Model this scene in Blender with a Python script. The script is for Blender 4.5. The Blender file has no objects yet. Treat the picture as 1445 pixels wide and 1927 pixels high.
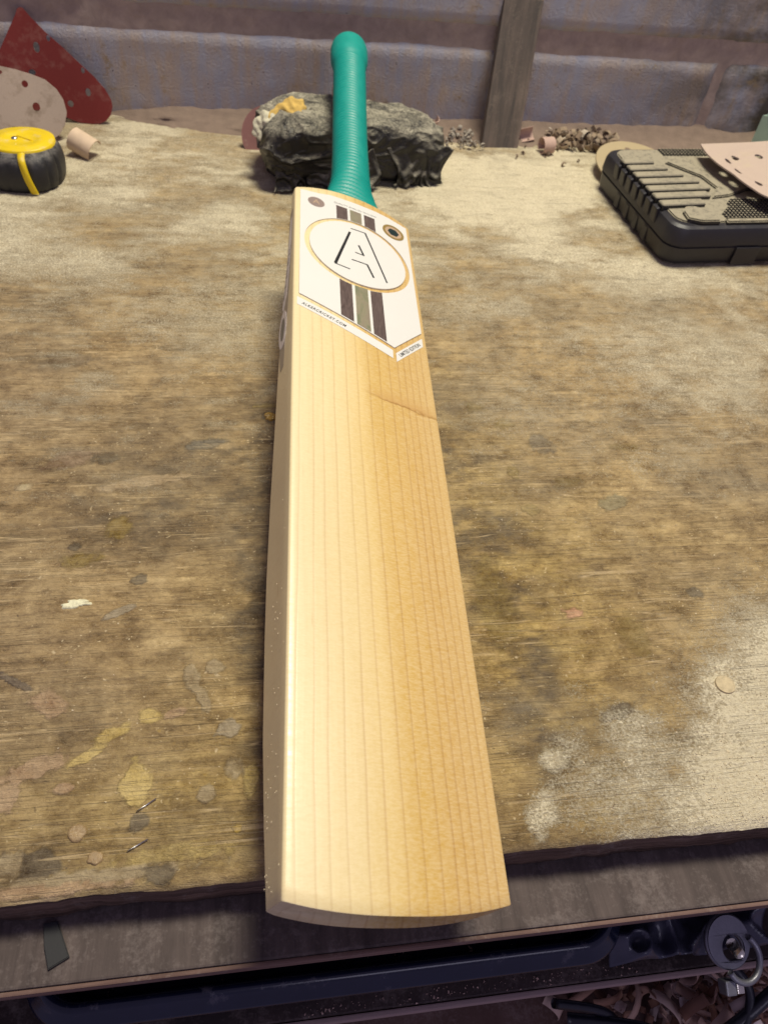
import bpy, bmesh, math, random
import numpy as np
from mathutils import Vector, Matrix, noise as mnoise
random.seed(7); rng = np.random.default_rng(7)
PI = math.pi; R = math.radians
scn = bpy.context.scene
COL = scn.collection

# ------------------------------------------------------------------ camera
cam_d = bpy.data.cameras.new('camera'); cam = bpy.data.objects.new('camera', cam_d); COL.objects.link(cam)
cr = Vector((0.988610365, -0.121622122, 0.088643138)); cu = Vector((0.032847884, 0.749175020, 0.661557107)); cf = Vector((0.146869204, 0.651110473, -0.744637219))
cam.matrix_world = Matrix(((cr.x, cu.x, -cf.x, -0.02492034), (cr.y, cu.y, -cf.y, -0.11142649), (cr.z, cu.z, -cf.z, 0.39978326), (0, 0, 0, 1)))
cam_d.sensor_fit = 'VERTICAL'; cam_d.sensor_height = 36.0; cam_d.lens = 36.0 * 1396.19 / 1927.0
cam_d.clip_start = 0.01; cam_d.clip_end = 50
cam_d.dof.use_dof = True; cam_d.dof.focus_distance = 0.43; cam_d.dof.aperture_fstop = cam_d.lens / 1.8
scn.camera = cam

# ------------------------------------------------------------------ light
w = bpy.data.worlds.new('World'); scn.world = w; w.use_nodes = True
w.node_tree.nodes['Background'].inputs[0].default_value = (0.56, 0.48, 0.80, 1)
w.node_tree.nodes['Background'].inputs[1].default_value = 0.29

def area(name, loc, target, sx, sy, power, col):
    l = bpy.data.lights.new(name, 'AREA'); l.shape = 'RECTANGLE'; l.size = sx; l.size_y = sy; l.energy = power; l.color = col
    o = bpy.data.objects.new(name, l); COL.objects.link(o); o.location = loc
    o.rotation_euler = (Vector(target) - Vector(loc)).to_track_quat('-Z', 'Y').to_euler(); return o
area('ceiling_light', (0.42, 0.80, 2.05), (0.08, 0.25, 0), 0.70, 0.36, 60, (1.0, 0.94, 0.76))
area('window_light', (0.45, -1.5, 1.0), (0.1, 0.3, -0.05), 0.9, 0.7, 4.0, (0.80, 0.76, 1.0))
scn.view_settings.view_transform = 'Standard'; scn.view_settings.look = 'None'; scn.view_settings.exposure = 0; scn.view_settings.gamma = 1

# ------------------------------------------------------------------ helpers
def tag(o, label=None, cat=None, group=None, kind=None):
    if label: o['label'] = label
    if cat: o['category'] = cat
    if group: o['group'] = group
    if kind: o['kind'] = kind
    return o
def empty(name, loc=(0, 0, 0), label=None, cat=None, group=None, rz=0):
    o = bpy.data.objects.new(name, None); COL.objects.link(o); o.location = loc; o.rotation_euler = (0, 0, rz)
    o.empty_display_size = 0.02
    return tag(o, label, cat, group)
def link(name, me, mat=None, parent=None, smooth=False, loc=None, rot=None):
    if isinstance(me, bmesh.types.BMesh):
        b = me; me = bpy.data.meshes.new(name); b.to_mesh(me); b.free()
    o = bpy.data.objects.new(name, me); COL.objects.link(o)
    if mat is not None:
        for mm in (mat if isinstance(mat, (list, tuple)) else [mat]): me.materials.append(mm)
    if smooth: me.polygons.foreach_set('use_smooth', [True] * len(me.polygons))
    if parent: o.parent = parent
    if loc: o.location = loc
    if rot: o.rotation_euler = rot
    return o
def pydata(name, v, f):
    me = bpy.data.meshes.new(name); me.from_pydata([tuple(map(float, p)) for p in v], [], f); me.update(); return me
def grid_mesh(name, P, close_u=False, close_v=False, flip=False):
    """P: array (nu, nv, 3)"""
    nu, nv = P.shape[:2]; V = P.reshape(-1, 3); F = []
    for i in range(nu if close_u else nu - 1):
        for j in range(nv if close_v else nv - 1):
            a = i * nv + j; b = ((i + 1) % nu) * nv + j; c = ((i + 1) % nu) * nv + (j + 1) % nv; d = i * nv + (j + 1) % nv
            F.append((a, d, c, b) if flip else (a, b, c, d))
    return V, F
def smooth_angle(o, deg=35):
    me = o.data
    me.polygons.foreach_set('use_smooth', [True] * len(me.polygons))
    try: me.set_sharp_from_angle(angle=R(deg))
    except Exception: pass
def bevel_box(sx, sy, sz, bev=0.002, seg=2, center=(0, 0, 0)):
    b = bmesh.new(); bmesh.ops.create_cube(b, size=1)
    bmesh.ops.scale(b, vec=(sx, sy, sz), verts=b.verts)
    if bev > 0: bmesh.ops.bevel(b, geom=b.edges[:], offset=bev, segments=seg, affect='EDGES', profile=0.6)
    bmesh.ops.translate(b, vec=center, verts=b.verts); return b
def prism(pts, z0, z1, bev=0):
    """closed polygon extruded from z0 to z1"""
    b = bmesh.new(); vs = [b.verts.new((p[0], p[1], z0)) for p in pts]; f = b.faces.new(vs)
    r = bmesh.ops.extrude_face_region(b, geom=[f]); nv = [e for e in r['geom'] if isinstance(e, bmesh.types.BMVert)]
    bmesh.ops.translate(b, vec=(0, 0, z1 - z0), verts=nv)
    bmesh.ops.recalc_face_normals(b, faces=b.faces[:])
    if bev:
        ed = [e for e in b.edges if abs(e.verts[0].co.z - z1) < 1e-7 and abs(e.verts[1].co.z - z1) < 1e-7]
        bmesh.ops.bevel(b, geom=ed, offset=bev, segments=2, affect='EDGES')
    return b
def tube(pts, rad, n=12, caps=True):
    pts = [Vector(p) for p in pts]; rings = []
    up = Vector((0, 0, 1))
    for i, p in enumerate(pts):
        t = (pts[min(i + 1, len(pts) - 1)] - pts[max(i - 1, 0)]).normalized()
        s = t.cross(up); s = s.normalized() if s.length > 1e-4 else Vector((1, 0, 0)); k = s.cross(t)
        r = rad[i] if isinstance(rad, (list, tuple)) else rad
        rings.append([tuple(p + s * math.cos(2 * PI * j / n) * r + k * math.sin(2 * PI * j / n) * r) for j in range(n)])
    V, F = grid_mesh('t', np.array(rings), close_v=True)
    if caps:
        F.append(tuple(range(n))[::-1]); F.append(tuple(range(len(V) - n, len(V))))
    return V, F
def spline_pts(P, n=12):
    P = [Vector(p) for p in P]; out = []
    for i in range(len(P) - 1):
        p0 = P[max(i - 1, 0)]; p1 = P[i]; p2 = P[i + 1]; p3 = P[min(i + 2, len(P) - 1)]
        for k in range(n):
            t = k / n
            out.append(0.5 * ((2 * p1) + (-p0 + p2) * t + (2 * p0 - 5 * p1 + 4 * p2 - p3) * t * t + (-p0 + 3 * p1 - 3 * p2 + p3) * t ** 3))
    out.append(P[-1]); return out

# ------------------------------------------------------------------ node helpers
class NT:
    def __init__(s, name, rough=0.6, spec=0.5):
        s.m = bpy.data.materials.new(name); s.m.use_nodes = True; s.t = s.m.node_tree
        s.b = s.t.nodes['Principled BSDF']; s.b.inputs['Roughness'].default_value = rough
        s.b.inputs['Specular IOR Level'].default_value = spec
    def n(s, k): return s.t.nodes.new(k)
    def set(s, inp, v):
        if hasattr(v, 'is_output'): s.t.links.new(v, inp)
        elif isinstance(v, (tuple, list)) and len(v) == 3 and inp.type == 'RGBA': inp.default_value = (*v, 1)
        else: inp.default_value = v
    def P(s, k, v): s.set(s.b.inputs[k], v); return s
    def obj(s):
        if not hasattr(s, '_o'): s._o = s.n('ShaderNodeTexCoord')
        return s._o.outputs['Object']
    def gen(s):
        s.obj(); return s._o.outputs['Generated']
    def map(s, v, scale=(1, 1, 1), rot=(0, 0, 0), loc=(0, 0, 0)):
        q = s.n('ShaderNodeMapping'); s.set(q.inputs[0], v); q.inputs['Scale'].default_value = scale; q.inputs['Rotation'].default_value = rot; q.inputs['Location'].default_value = loc
        return q.outputs[0]
    def noise(s, v, scale=5, detail=4, rough=0.5, dist=0, col=False):
        q = s.n('ShaderNodeTexNoise'); s.set(q.inputs['Vector'], v); q.inputs['Scale'].default_value = scale; q.inputs['Detail'].default_value = detail
        q.inputs['Roughness'].default_value = rough; q.inputs['Distortion'].default_value = dist
        return q.outputs['Color' if col else 'Fac']
    def vor(s, v, scale=5, feat='F1', rnd=1.0):
        q = s.n('ShaderNodeTexVoronoi'); q.feature = feat; s.set(q.inputs['Vector'], v); q.inputs['Scale'].default_value = scale; q.inputs['Randomness'].default_value = rnd
        return q.outputs['Distance']
    def attr(s, name):
        q = s.n('ShaderNodeAttribute'); q.attribute_name = name; return q.outputs['Fac']
    def ramp(s, f, stops, interp='LINEAR'):
        q = s.n('ShaderNodeValToRGB'); s.set(q.inputs[0], f); e = q.color_ramp; e.interpolation = interp
        while len(e.elements) < len(stops): e.elements.new(0.5)
        for el, (p, c) in zip(e.elements, stops):
            el.position = p; el.color = (*c, 1) if isinstance(c, (tuple, list)) else (c, c, c, 1)
        return q.outputs[0]
    def mr(s, f, a, b, c=0.0, d=1.0, smooth=False):
        q = s.n('ShaderNodeMapRange'); s.set(q.inputs[0], f); q.inputs[1].default_value = a; q.inputs[2].default_value = b; q.inputs[3].default_value = c; q.inputs[4].default_value = d
        if smooth: q.interpolation_type = 'SMOOTHSTEP'
        return q.outputs[0]
    def mix(s, f, a, b, blend='MIX'):
        q = s.n('ShaderNodeMix'); q.data_type = 'RGBA'; q.blend_type = blend; s.set(q.inputs[0], f); s.set(q.inputs[6], a); s.set(q.inputs[7], b)
        return q.outputs[2]
    def ma(s, op, a, b=0.0, clamp=False):
        q = s.n('ShaderNodeMath'); q.operation = op; s.set(q.inputs[0], a); s.set(q.inputs[1], b); q.use_clamp = clamp; return q.outputs[0]
    def sep(s, v):
        q = s.n('ShaderNodeSeparateXYZ'); s.set(q.inputs[0], v); return q.outputs
    def comb(s, x, y, z):
        q = s.n('ShaderNodeCombineXYZ'); s.set(q.inputs[0], x); s.set(q.inputs[1], y); s.set(q.inputs[2], z); return q.outputs[0]
    def normal_z(s):
        q = s.n('ShaderNodeNewGeometry'); return s.sep(q.outputs['Normal'])[2]
    def bump(s, h, strength=0.5, dist=0.001):
        q = s.n('ShaderNodeBump'); q.inputs['Strength'].default_value = strength; q.inputs['Distance'].default_value = dist; s.set(q.inputs['Height'], h)
        s.t.links.new(q.outputs[0], s.b.inputs['Normal']); return s

def simple(name, col, rough=0.6, var=0.12, scale=60, metallic=0.0, dust=0.0, dustcol=(0.42, 0.36, 0.26), bumpd=0.0003, spec=0.5):
    t = NT(name, rough, spec); o = t.obj()
    f = t.noise(o, scale, 5, 0.6)
    c = t.mix(f, tuple(x * (1 - var) for x in col), tuple(min(1, x * (1 + var)) for x in col))
    if dust:
        d = t.ma('MULTIPLY', t.mr(t.normal_z(), 0.1, 0.9), t.mr(t.noise(o, scale * 0.9, 6, 0.7), 0.62 - 0.35 * dust, 0.75))
        c = t.mix(d, c, dustcol); t.P('Roughness', t.mr(d, 0, 1, rough, 0.9))
    t.P('Base Color', c).P('Metallic', metallic)
    t.bump(t.noise(o, scale * 6, 3, 0.6), 0.5, bumpd)
    return t.m

# ------------------------------------------------------------------ bench fields (numpy, shared by mesh attributes and the loose dust)
def vnoise(x, y, seed=0):
    xi = np.floor(x).astype(np.int64); yi = np.floor(y).astype(np.int64); fx = x - xi; fy = y - yi
    fx = fx * fx * (3 - 2 * fx); fy = fy * fy * (3 - 2 * fy)
    def h(a, b):
        n = (a * 374761393 + b * 668265263 + seed * 974711) & 0x7fffffff
        n = ((n ^ (n >> 13)) * 1274126177) & 0x7fffffff
        return ((n ^ (n >> 16)) & 0xffff) / 65535.0
    return (h(xi, yi) * (1 - fx) + h(xi + 1, yi) * fx) * (1 - fy) + (h(xi, yi + 1) * (1 - fx) + h(xi + 1, yi + 1) * fx) * fy
def fbm(x, y, seed=0, oct=4):
    s = 0; a = 0.5; t = 0
    for i in range(oct): s = s + a * vnoise(x * 2 ** i, y * 2 ** i, seed + i * 17); t += a; a *= 0.55
    return s / t
def G(x, y, cx, cy, sx, sy, rot=0):
    c, s = math.cos(rot), math.sin(rot); dx = x - cx; dy = y - cy
    u = (dx * c + dy * s) / sx; v = (-dx * s + dy * c) / sy
    return np.exp(-(u * u + v * v))
def S(a, b, x): t = np.clip((x - a) / (b - a), 0, 1); return t * t * (3 - 2 * t)
def dust_field(x, y):
    n = fbm(x * 45, y * 45, 3, 5); n2 = fbm(x * 11, y * 14, 9, 4); n3 = fbm(x * 30, y * 110, 29, 4)
    corner = 0.9 * S(-0.085, 0.06, (x - 0.225) * 0.80 - (y - 0.045) * 0.62 + (n - 0.5) * 0.07) * S(0.23, 0.10, y + (n - .5) * .12)
    d = corner
    d = np.maximum(d, 0.85 * S(0.35, 0.95, n + 0.50 * G(x, y, 0.112, 0.016, 0.018, 0.008, 0.9) - 0.12) * S(.2, .6, G(x, y, 0.112, 0.018, 0.026, 0.012, 0.85)))
    d = np.maximum(d, 0.65 * S(0.25, 0.75, G(x, y, 0.128, 0.046, 0.012, 0.008) * (0.5 + n)))
    d = np.maximum(d, 0.72 * S(0.30, 0.78, n * 0.8 + 0.28 * G(x, y, 0.18, 0.035, 0.07, 0.045) + .0) * G(x, y, 0.19, 0.04, 0.09, 0.06))
    back = S(0.28, 0.80, y + (n2 - 0.5) * 0.30 + 0.05 * S(0, .3, x))
    d = np.maximum(d, back * (0.44 + 0.46 * S(0.36, 0.62, n3 * 0.45 + n2 * 0.55)))
    d = np.maximum(d, 0.95 * S(0.30, 0.55, (0.35 + 0.65 * n) * (G(x, y, 0.23, 0.74, 0.11, 0.12) + G(x, y, 0.33, 0.78, 0.12, 0.07))))
    d = np.maximum(d, 0.62 * (0.45 + .55 * S(0.40, 0.65, n2 * .7 + n * .3)) * S(0.04, 0.22, x) * S(0.14, 0.40, y))
    d = np.maximum(d, 0.35 * S(0.48, 0.7, n3) * S(0.1, 0.4, y))
    d = np.maximum(d, 1.25 * S(-0.055, 0.030, (x - 0.225) * 0.80 - (y - 0.045) * 0.62 + (n - 0.5) * 0.06) * S(0.20, 0.09, y + (n - .5) * .06))
    return np.clip(d, 0, 1.25)
def gold_field(x, y):
    n = fbm(x * 24, y * 60, 41, 5)
    g = 0.9 * G(x, y, -0.08, 0.03, 0.10, 0.045) + 0.9 * G(x, y, 0.14, 0.10, 0.06, 0.17) + 0.5 * G(x, y, 0.13, 0.30, 0.03, 0.10) + 0.45 * G(x, y, -0.02, 0.13, 0.06, 0.06) + .35 * G(x, y, .2, .17, .12, .1)
    return np.clip(g * (0.45 + 1.0 * n), 0, 1)
def grime_shade_field(x, y):  # real grime, plus soft shade painted along both sides of the bat
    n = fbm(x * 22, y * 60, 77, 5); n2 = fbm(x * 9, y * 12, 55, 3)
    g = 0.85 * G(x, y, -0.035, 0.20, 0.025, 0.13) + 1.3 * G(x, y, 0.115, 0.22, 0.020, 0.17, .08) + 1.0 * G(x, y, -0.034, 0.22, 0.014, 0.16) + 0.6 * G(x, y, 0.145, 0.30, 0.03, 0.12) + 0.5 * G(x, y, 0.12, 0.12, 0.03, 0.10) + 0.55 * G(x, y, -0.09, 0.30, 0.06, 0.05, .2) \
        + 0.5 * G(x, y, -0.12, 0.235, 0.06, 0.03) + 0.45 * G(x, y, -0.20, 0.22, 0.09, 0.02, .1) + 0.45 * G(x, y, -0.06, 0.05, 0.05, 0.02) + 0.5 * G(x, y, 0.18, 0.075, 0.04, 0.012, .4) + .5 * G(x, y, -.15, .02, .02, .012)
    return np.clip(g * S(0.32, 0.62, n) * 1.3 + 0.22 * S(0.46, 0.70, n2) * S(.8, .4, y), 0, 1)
def pink_field(x, y):
    return np.clip(0.8 * G(x, y, -0.25, 0.38, 0.16, 0.16) + 0.5 * G(x, y, -0.2, 0.13, 0.1, 0.1) + 0.45 * G(x, y, 0.40, 0.40, 0.16, 0.14), 0, 1) * (0.5 + 0.6 * fbm(x * 7, y * 9, 15, 3))

# ------------------------------------------------------------------ materials
def mat_bench():
    t = NT('old_plywood', 0.55, 0.4); o = t.obj()
    warp = t.noise(o, 6, 3, 0.5, col=True)
    ow = t.mix(0.012, o, warp, 'ADD')
    g1 = t.noise(t.map(ow, (7, 130, 1)), 1, 8, 0.68, 0.3)
    g2 = t.noise(t.map(ow, (28, 520, 1)), 1, 5, 0.65)
    g3 = t.noise(t.map(ow, (3.2, 34, 1)), 1, 4, 0.6, 0.6)
    bl = t.noise(o, 17, 7, 0.66)
    bl2 = t.noise(t.map(o, (1, 1.7, 1), loc=(3, 5, 0)), 46, 6, 0.7)
    cr = t.noise(t.map(o, (1, 1.35, 1), loc=(7, 1, 0)), 15, 13, 0.74, 0.3); cr2 = t.noise(t.map(o, (1, 1.2, 1), loc=(2, 9, 0)), 55, 12, 0.78)
    cr3 = t.noise(t.map(o, (1, 1.5, 1), loc=(1, 3, 0)), 210, 6, 0.8)
    mixv = t.ma('ADD', t.ma('MULTIPLY', cr, 0.34), t.ma('ADD', t.ma('MULTIPLY', cr2, 0.30), t.ma('ADD', t.ma('MULTIPLY', g1, 0.14), t.ma('ADD', t.ma('MULTIPLY', g3, 0.10), t.ma('MULTIPLY', cr3, 0.12)))))
    base = t.ramp(mixv, [(0.39, (0.060, 0.041, 0.022)), (0.445, (0.160, 0.113, 0.060)), (0.495, (0.290, 0.217, 0.122)), (0.54, (0.43, 0.335, 0.195)), (0.60, (0.66, 0.54, 0.33))])
    base = t.mix(t.ma('MULTIPLY', t.mr(g2, 0.3, 0.7), 0.22), base, t.mix(g2, (0.155, 0.112, 0.060), (0.42, 0.325, 0.185)))
    base = t.mix(t.ma('MULTIPLY', t.attr('pink'), 0.55), base, t.ramp(mixv, [(.42, (.085, .056, .038)), (.50, (.245, .168, .115)), (.58, (.48, .365, .26))]))
    base = t.mix(t.ma('MULTIPLY', t.attr('gold'), 0.70), base, t.ramp(mixv, [(0.41, (0.08, 0.052, 0.014)), (0.48, (0.27, 0.19, 0.058)), (0.54, (0.47, 0.355, 0.130)), (.60, (.70, .58, .28))]))
    # worn-through layers with crisp flaky edges
    fl = t.noise(t.map(o, (1, 2.2, 1)), 42, 12, 0.74); fl2 = t.noise(t.map(o, (1, 1.6, 1), loc=(4, 2, 0)), 95, 12, 0.76)
    base = t.mix(t.ma('MULTIPLY', t.mr(fl, 0.520, 0.580), 0.32), base, (0.47, 0.355, 0.20))
    base = t.mix(t.ma('MULTIPLY', t.mr(fl, 0.440, 0.415), 0.30), base, (0.100, 0.064, 0.036))
    base = t.mix(t.ma('MULTIPLY', t.mr(fl2, 0.575, 0.64), 0.22), base, (0.56, 0.44, 0.27))
    base = t.mix(t.ma('MULTIPLY', t.mr(fl2, 0.405, 0.375), 0.35), base, (0.070, 0.046, 0.028))
    # streaky dark grain
    dk = t.ma('MULTIPLY', t.mr(g2, 0.44, 0.34), t.mr(t.noise(t.map(o, (6, 16, 1)), 1, 4, .6), 0.42, 0.60))
    base = t.mix(t.ma('MULTIPLY', dk, 0.55), base, (0.055, 0.036, 0.024))
    base = t.mix(t.ma('MULTIPLY', t.attr('grime_shade'), t.mr(bl2, 0.35, 0.6, 0.25, 0.9)), base, t.mix(g2, (0.040, 0.031, 0.024), (0.135, 0.108, 0.078)))
    # small stains and spots
    for k, (sc, th, cc, am) in enumerate([(34, 0.060, (0.075, 0.050, 0.028), 0.75), (58, 0.05, (0.36, 0.25, 0.06), 0.7), (90, 0.075, (0.60, 0.52, 0.38), 0.8), (210, 0.10, (0.72, 0.64, 0.48), 0.8), (140, 0.07, (0.05, 0.038, 0.028), 0.8)]):
        v = t.map(t.mix(0.010, o, t.noise(o, 70, 3, .6, col=True), 'ADD'), (1, 1.15, 1), loc=(k * 3.3, k * 1.7, 0))
        d = t.vor(v, sc); m = t.ma('MULTIPLY', t.mr(t.ma('ADD', d, t.ma('MULTIPLY', t.ma('SUBTRACT', cr2, .5), th * 1.6)), th * 1.6, th * 0.4), t.mr(t.noise(t.map(o, loc=(k, 2 * k, 0)), 30, 2, .5), 0.50, 0.58))
        base = t.mix(t.ma('MULTIPLY', m, am), base, cc)
    for k, (sc, sx, th, cc, am, lo) in enumerate([(170, .55, .13, (.60, .50, .34), .22, .55), (330, .7, .20, (.80, .70, .50), .55, .48), (110, .16, .08, (.045, .028, .018), .5, .52), (260, .3, .13, (.06, .04, .025), .5, .50)]):
        v = t.map(t.mix(.02, o, t.noise(o, 55, 2, .5, col=True), 'ADD'), (sx, 1, 1), rot=(0, 0, R(3 - 2 * k)), loc=(k * 2.7, k * 4.1, 0))
        m = t.ma('MULTIPLY', t.mr(t.vor(v, sc), th, th * .5), t.mr(t.noise(t.map(o, loc=(2 * k, k, 1)), 24, 4, .7), lo, lo + .12))
        base = t.mix(t.ma('MULTIPLY', m, am), base, cc)
    pa = t.n('ShaderNodeAttribute'); pa.attribute_name = 'paint'; pn = t.noise(o, 240, 8, .75)
    pmk = t.mr(t.ma('ADD', pa.outputs['Alpha'], t.ma('ADD', t.ma('MULTIPLY', t.ma('SUBTRACT', pn, .5), 0.9), t.ma('MULTIPLY', t.ma('SUBTRACT', cr2, .5), 1.0))), .16, .50)
    pmk = t.ma('MULTIPLY', pmk, t.mr(pa.outputs['Alpha'], .02, .2)); pc = t.mix(t.mr(t.noise(o, 330, 5, .7), .35, .65), t.mix(1.0, pa.outputs['Color'], (.68, .65, .62), 'MULTIPLY'), pa.outputs['Color'])
    pc = t.mix(t.mr(mixv, .42, .58), t.mix(1.0, pc, (.60, .56, .52), 'MULTIPLY'), t.mix(.15, pc, (1, .95, .8)))
    base = t.mix(t.ma('MULTIPLY', pmk, .90), base, pc)
    # scratches
    sc_h = None
    for k, (a, th, am) in enumerate([(4, 0.008, 0.75), (-9, 0.006, 0.65), (72, 0.008, 0.6), (115, 0.007, 0.55), (38, 0.006, 0.55), (97, .006, .55), (-28, .005, .5)]):
        v = t.map(o, (1.8 + .5 * k, 74 + 9 * k, 1), rot=(0, 0, R(a)), loc=(k * 2.1, k * 5.7, 0))
        n1 = t.noise(v, 1, 2, 0.5); l = t.mr(t.ma('ABSOLUTE', t.ma('SUBTRACT', n1, 0.5)), th, th * 0.2)
        l = t.ma('MULTIPLY', l, t.mr(t.noise(t.map(o, loc=(k * 7, 0, k)), 17, 3, .6), 0.50, 0.60))
        base = t.mix(t.ma('MULTIPLY', l, am * .85), base, (0.60, 0.49, 0.33)); sc_h = l if sc_h is None else t.ma('MAXIMUM', sc_h, l)
    base = t.mix(1.0, base, (1.22, 1.13, 0.94), 'MULTIPLY')
    # dust film: dry, clings in grain, speckled
    fine = t.noise(o, 620, 4, 0.75); mid = t.noise(t.map(o, (1, 1.5, 1)), 75, 9, 0.74)
    da = t.attr('dust')
    tt = t.ma('ADD', t.ma('MULTIPLY', da, 1.05), t.ma('ADD', t.ma('MULTIPLY', t.ma('SUBTRACT', mid, 0.5), 1.1), t.ma('MULTIPLY', t.ma('SUBTRACT', fine, 0.5), 1.7)))
    dm = t.mr(tt, 0.26, 0.86)
    film = t.ma('MULTIPLY', t.mr(t.noise(o, 9, 9, 0.68, .5), 0.40, 0.66), t.mr(da, 0.0, .5, .25, .80))
    film = t.ma('MULTIPLY', film, t.mr(cr2, .36, .56, .35, 1.0)); fcol = t.mix(cr2, (0.25, 0.205, 0.130), (0.56, 0.475, 0.325))
    base = t.mix(film, base, fcol)
    dm = t.ma('ADD', dm, 0.0, clamp=True)
    dcol = t.mix(t.mr(fine, .3, .7), (0.60, 0.51, 0.335), (0.92, 0.83, 0.61))
    dm = t.ma('MULTIPLY', dm, 0.93)
    col = t.mix(dm, base, dcol)
    t.P('Base Color', col)
    rr = t.ma('ADD', t.mr(cr2, 0.42, 0.58, 0.22, 0.58), t.ma('MULTIPLY', dm, 0.4)); t.P('Roughness', rr)
    h = t.ma('ADD', t.ma('MULTIPLY', g2, 0.5), t.ma('MULTIPLY', g1, 0.9)); h = t.ma('ADD', h, t.ma('MULTIPLY', t.ma('MULTIPLY', fine, dm), 0.9))
    h = t.ma('SUBTRACT', h, t.ma('MULTIPLY', sc_h, 0.35)); h = t.ma('ADD', h, t.ma('MULTIPLY', fl2, 1.3))
    h = t.ma('ADD', h, t.ma('MULTIPLY', bl2, 0.6)); h = t.ma('ADD', h, t.ma('MULTIPLY', t.ma('MULTIPLY', pmk, t.noise(o, 330, 5, .7)), 0.9)); h = t.ma('ADD', h, t.ma('MULTIPLY', cr2, 1.2)); h = t.ma('ADD', h, t.ma('MULTIPLY', cr3, 0.7)); t.bump(h, 1.0, 0.0016)
    return t.m
def mat_wood_generic(name, dark, light, gs=(6, 120, 120), rough=0.7, dust=0.0, dustcol=(0.35, 0.30, 0.26), bumpd=0.0006, blotch=0.4):
    t = NT(name, rough, 0.3); o = t.obj()
    g = t.noise(t.map(o, gs), 1, 7, 0.65, 0.4); b = t.noise(o, 24, 6, 0.65)
    c = t.mix(t.mr(g, 0.3, 0.7), dark, light); c = t.mix(t.mr(b, 0.35, 0.7, 0, blotch), c, tuple(x * 0.55 for x in dark))
    if dust:
        f = t.noise(o, 420, 4, 0.7); mid = t.noise(o, 38, 6, 0.7)
        d = t.ma('MULTIPLY', t.mr(t.ma('ADD', t.ma('MULTIPLY', mid, .7), t.ma('MULTIPLY', f, .45)), 0.62 - 0.12 * dust, 0.80 - 0.1 * dust), 0.3 + 0.6 * dust, clamp=True)
        c = t.mix(d, c, dustcol)
    t.P('Base Color', c); t.bump(t.ma('ADD', g, t.ma('MULTIPLY', t.noise(o, 500, 3, .7), .4)), 0.7, bumpd); return t.m
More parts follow.
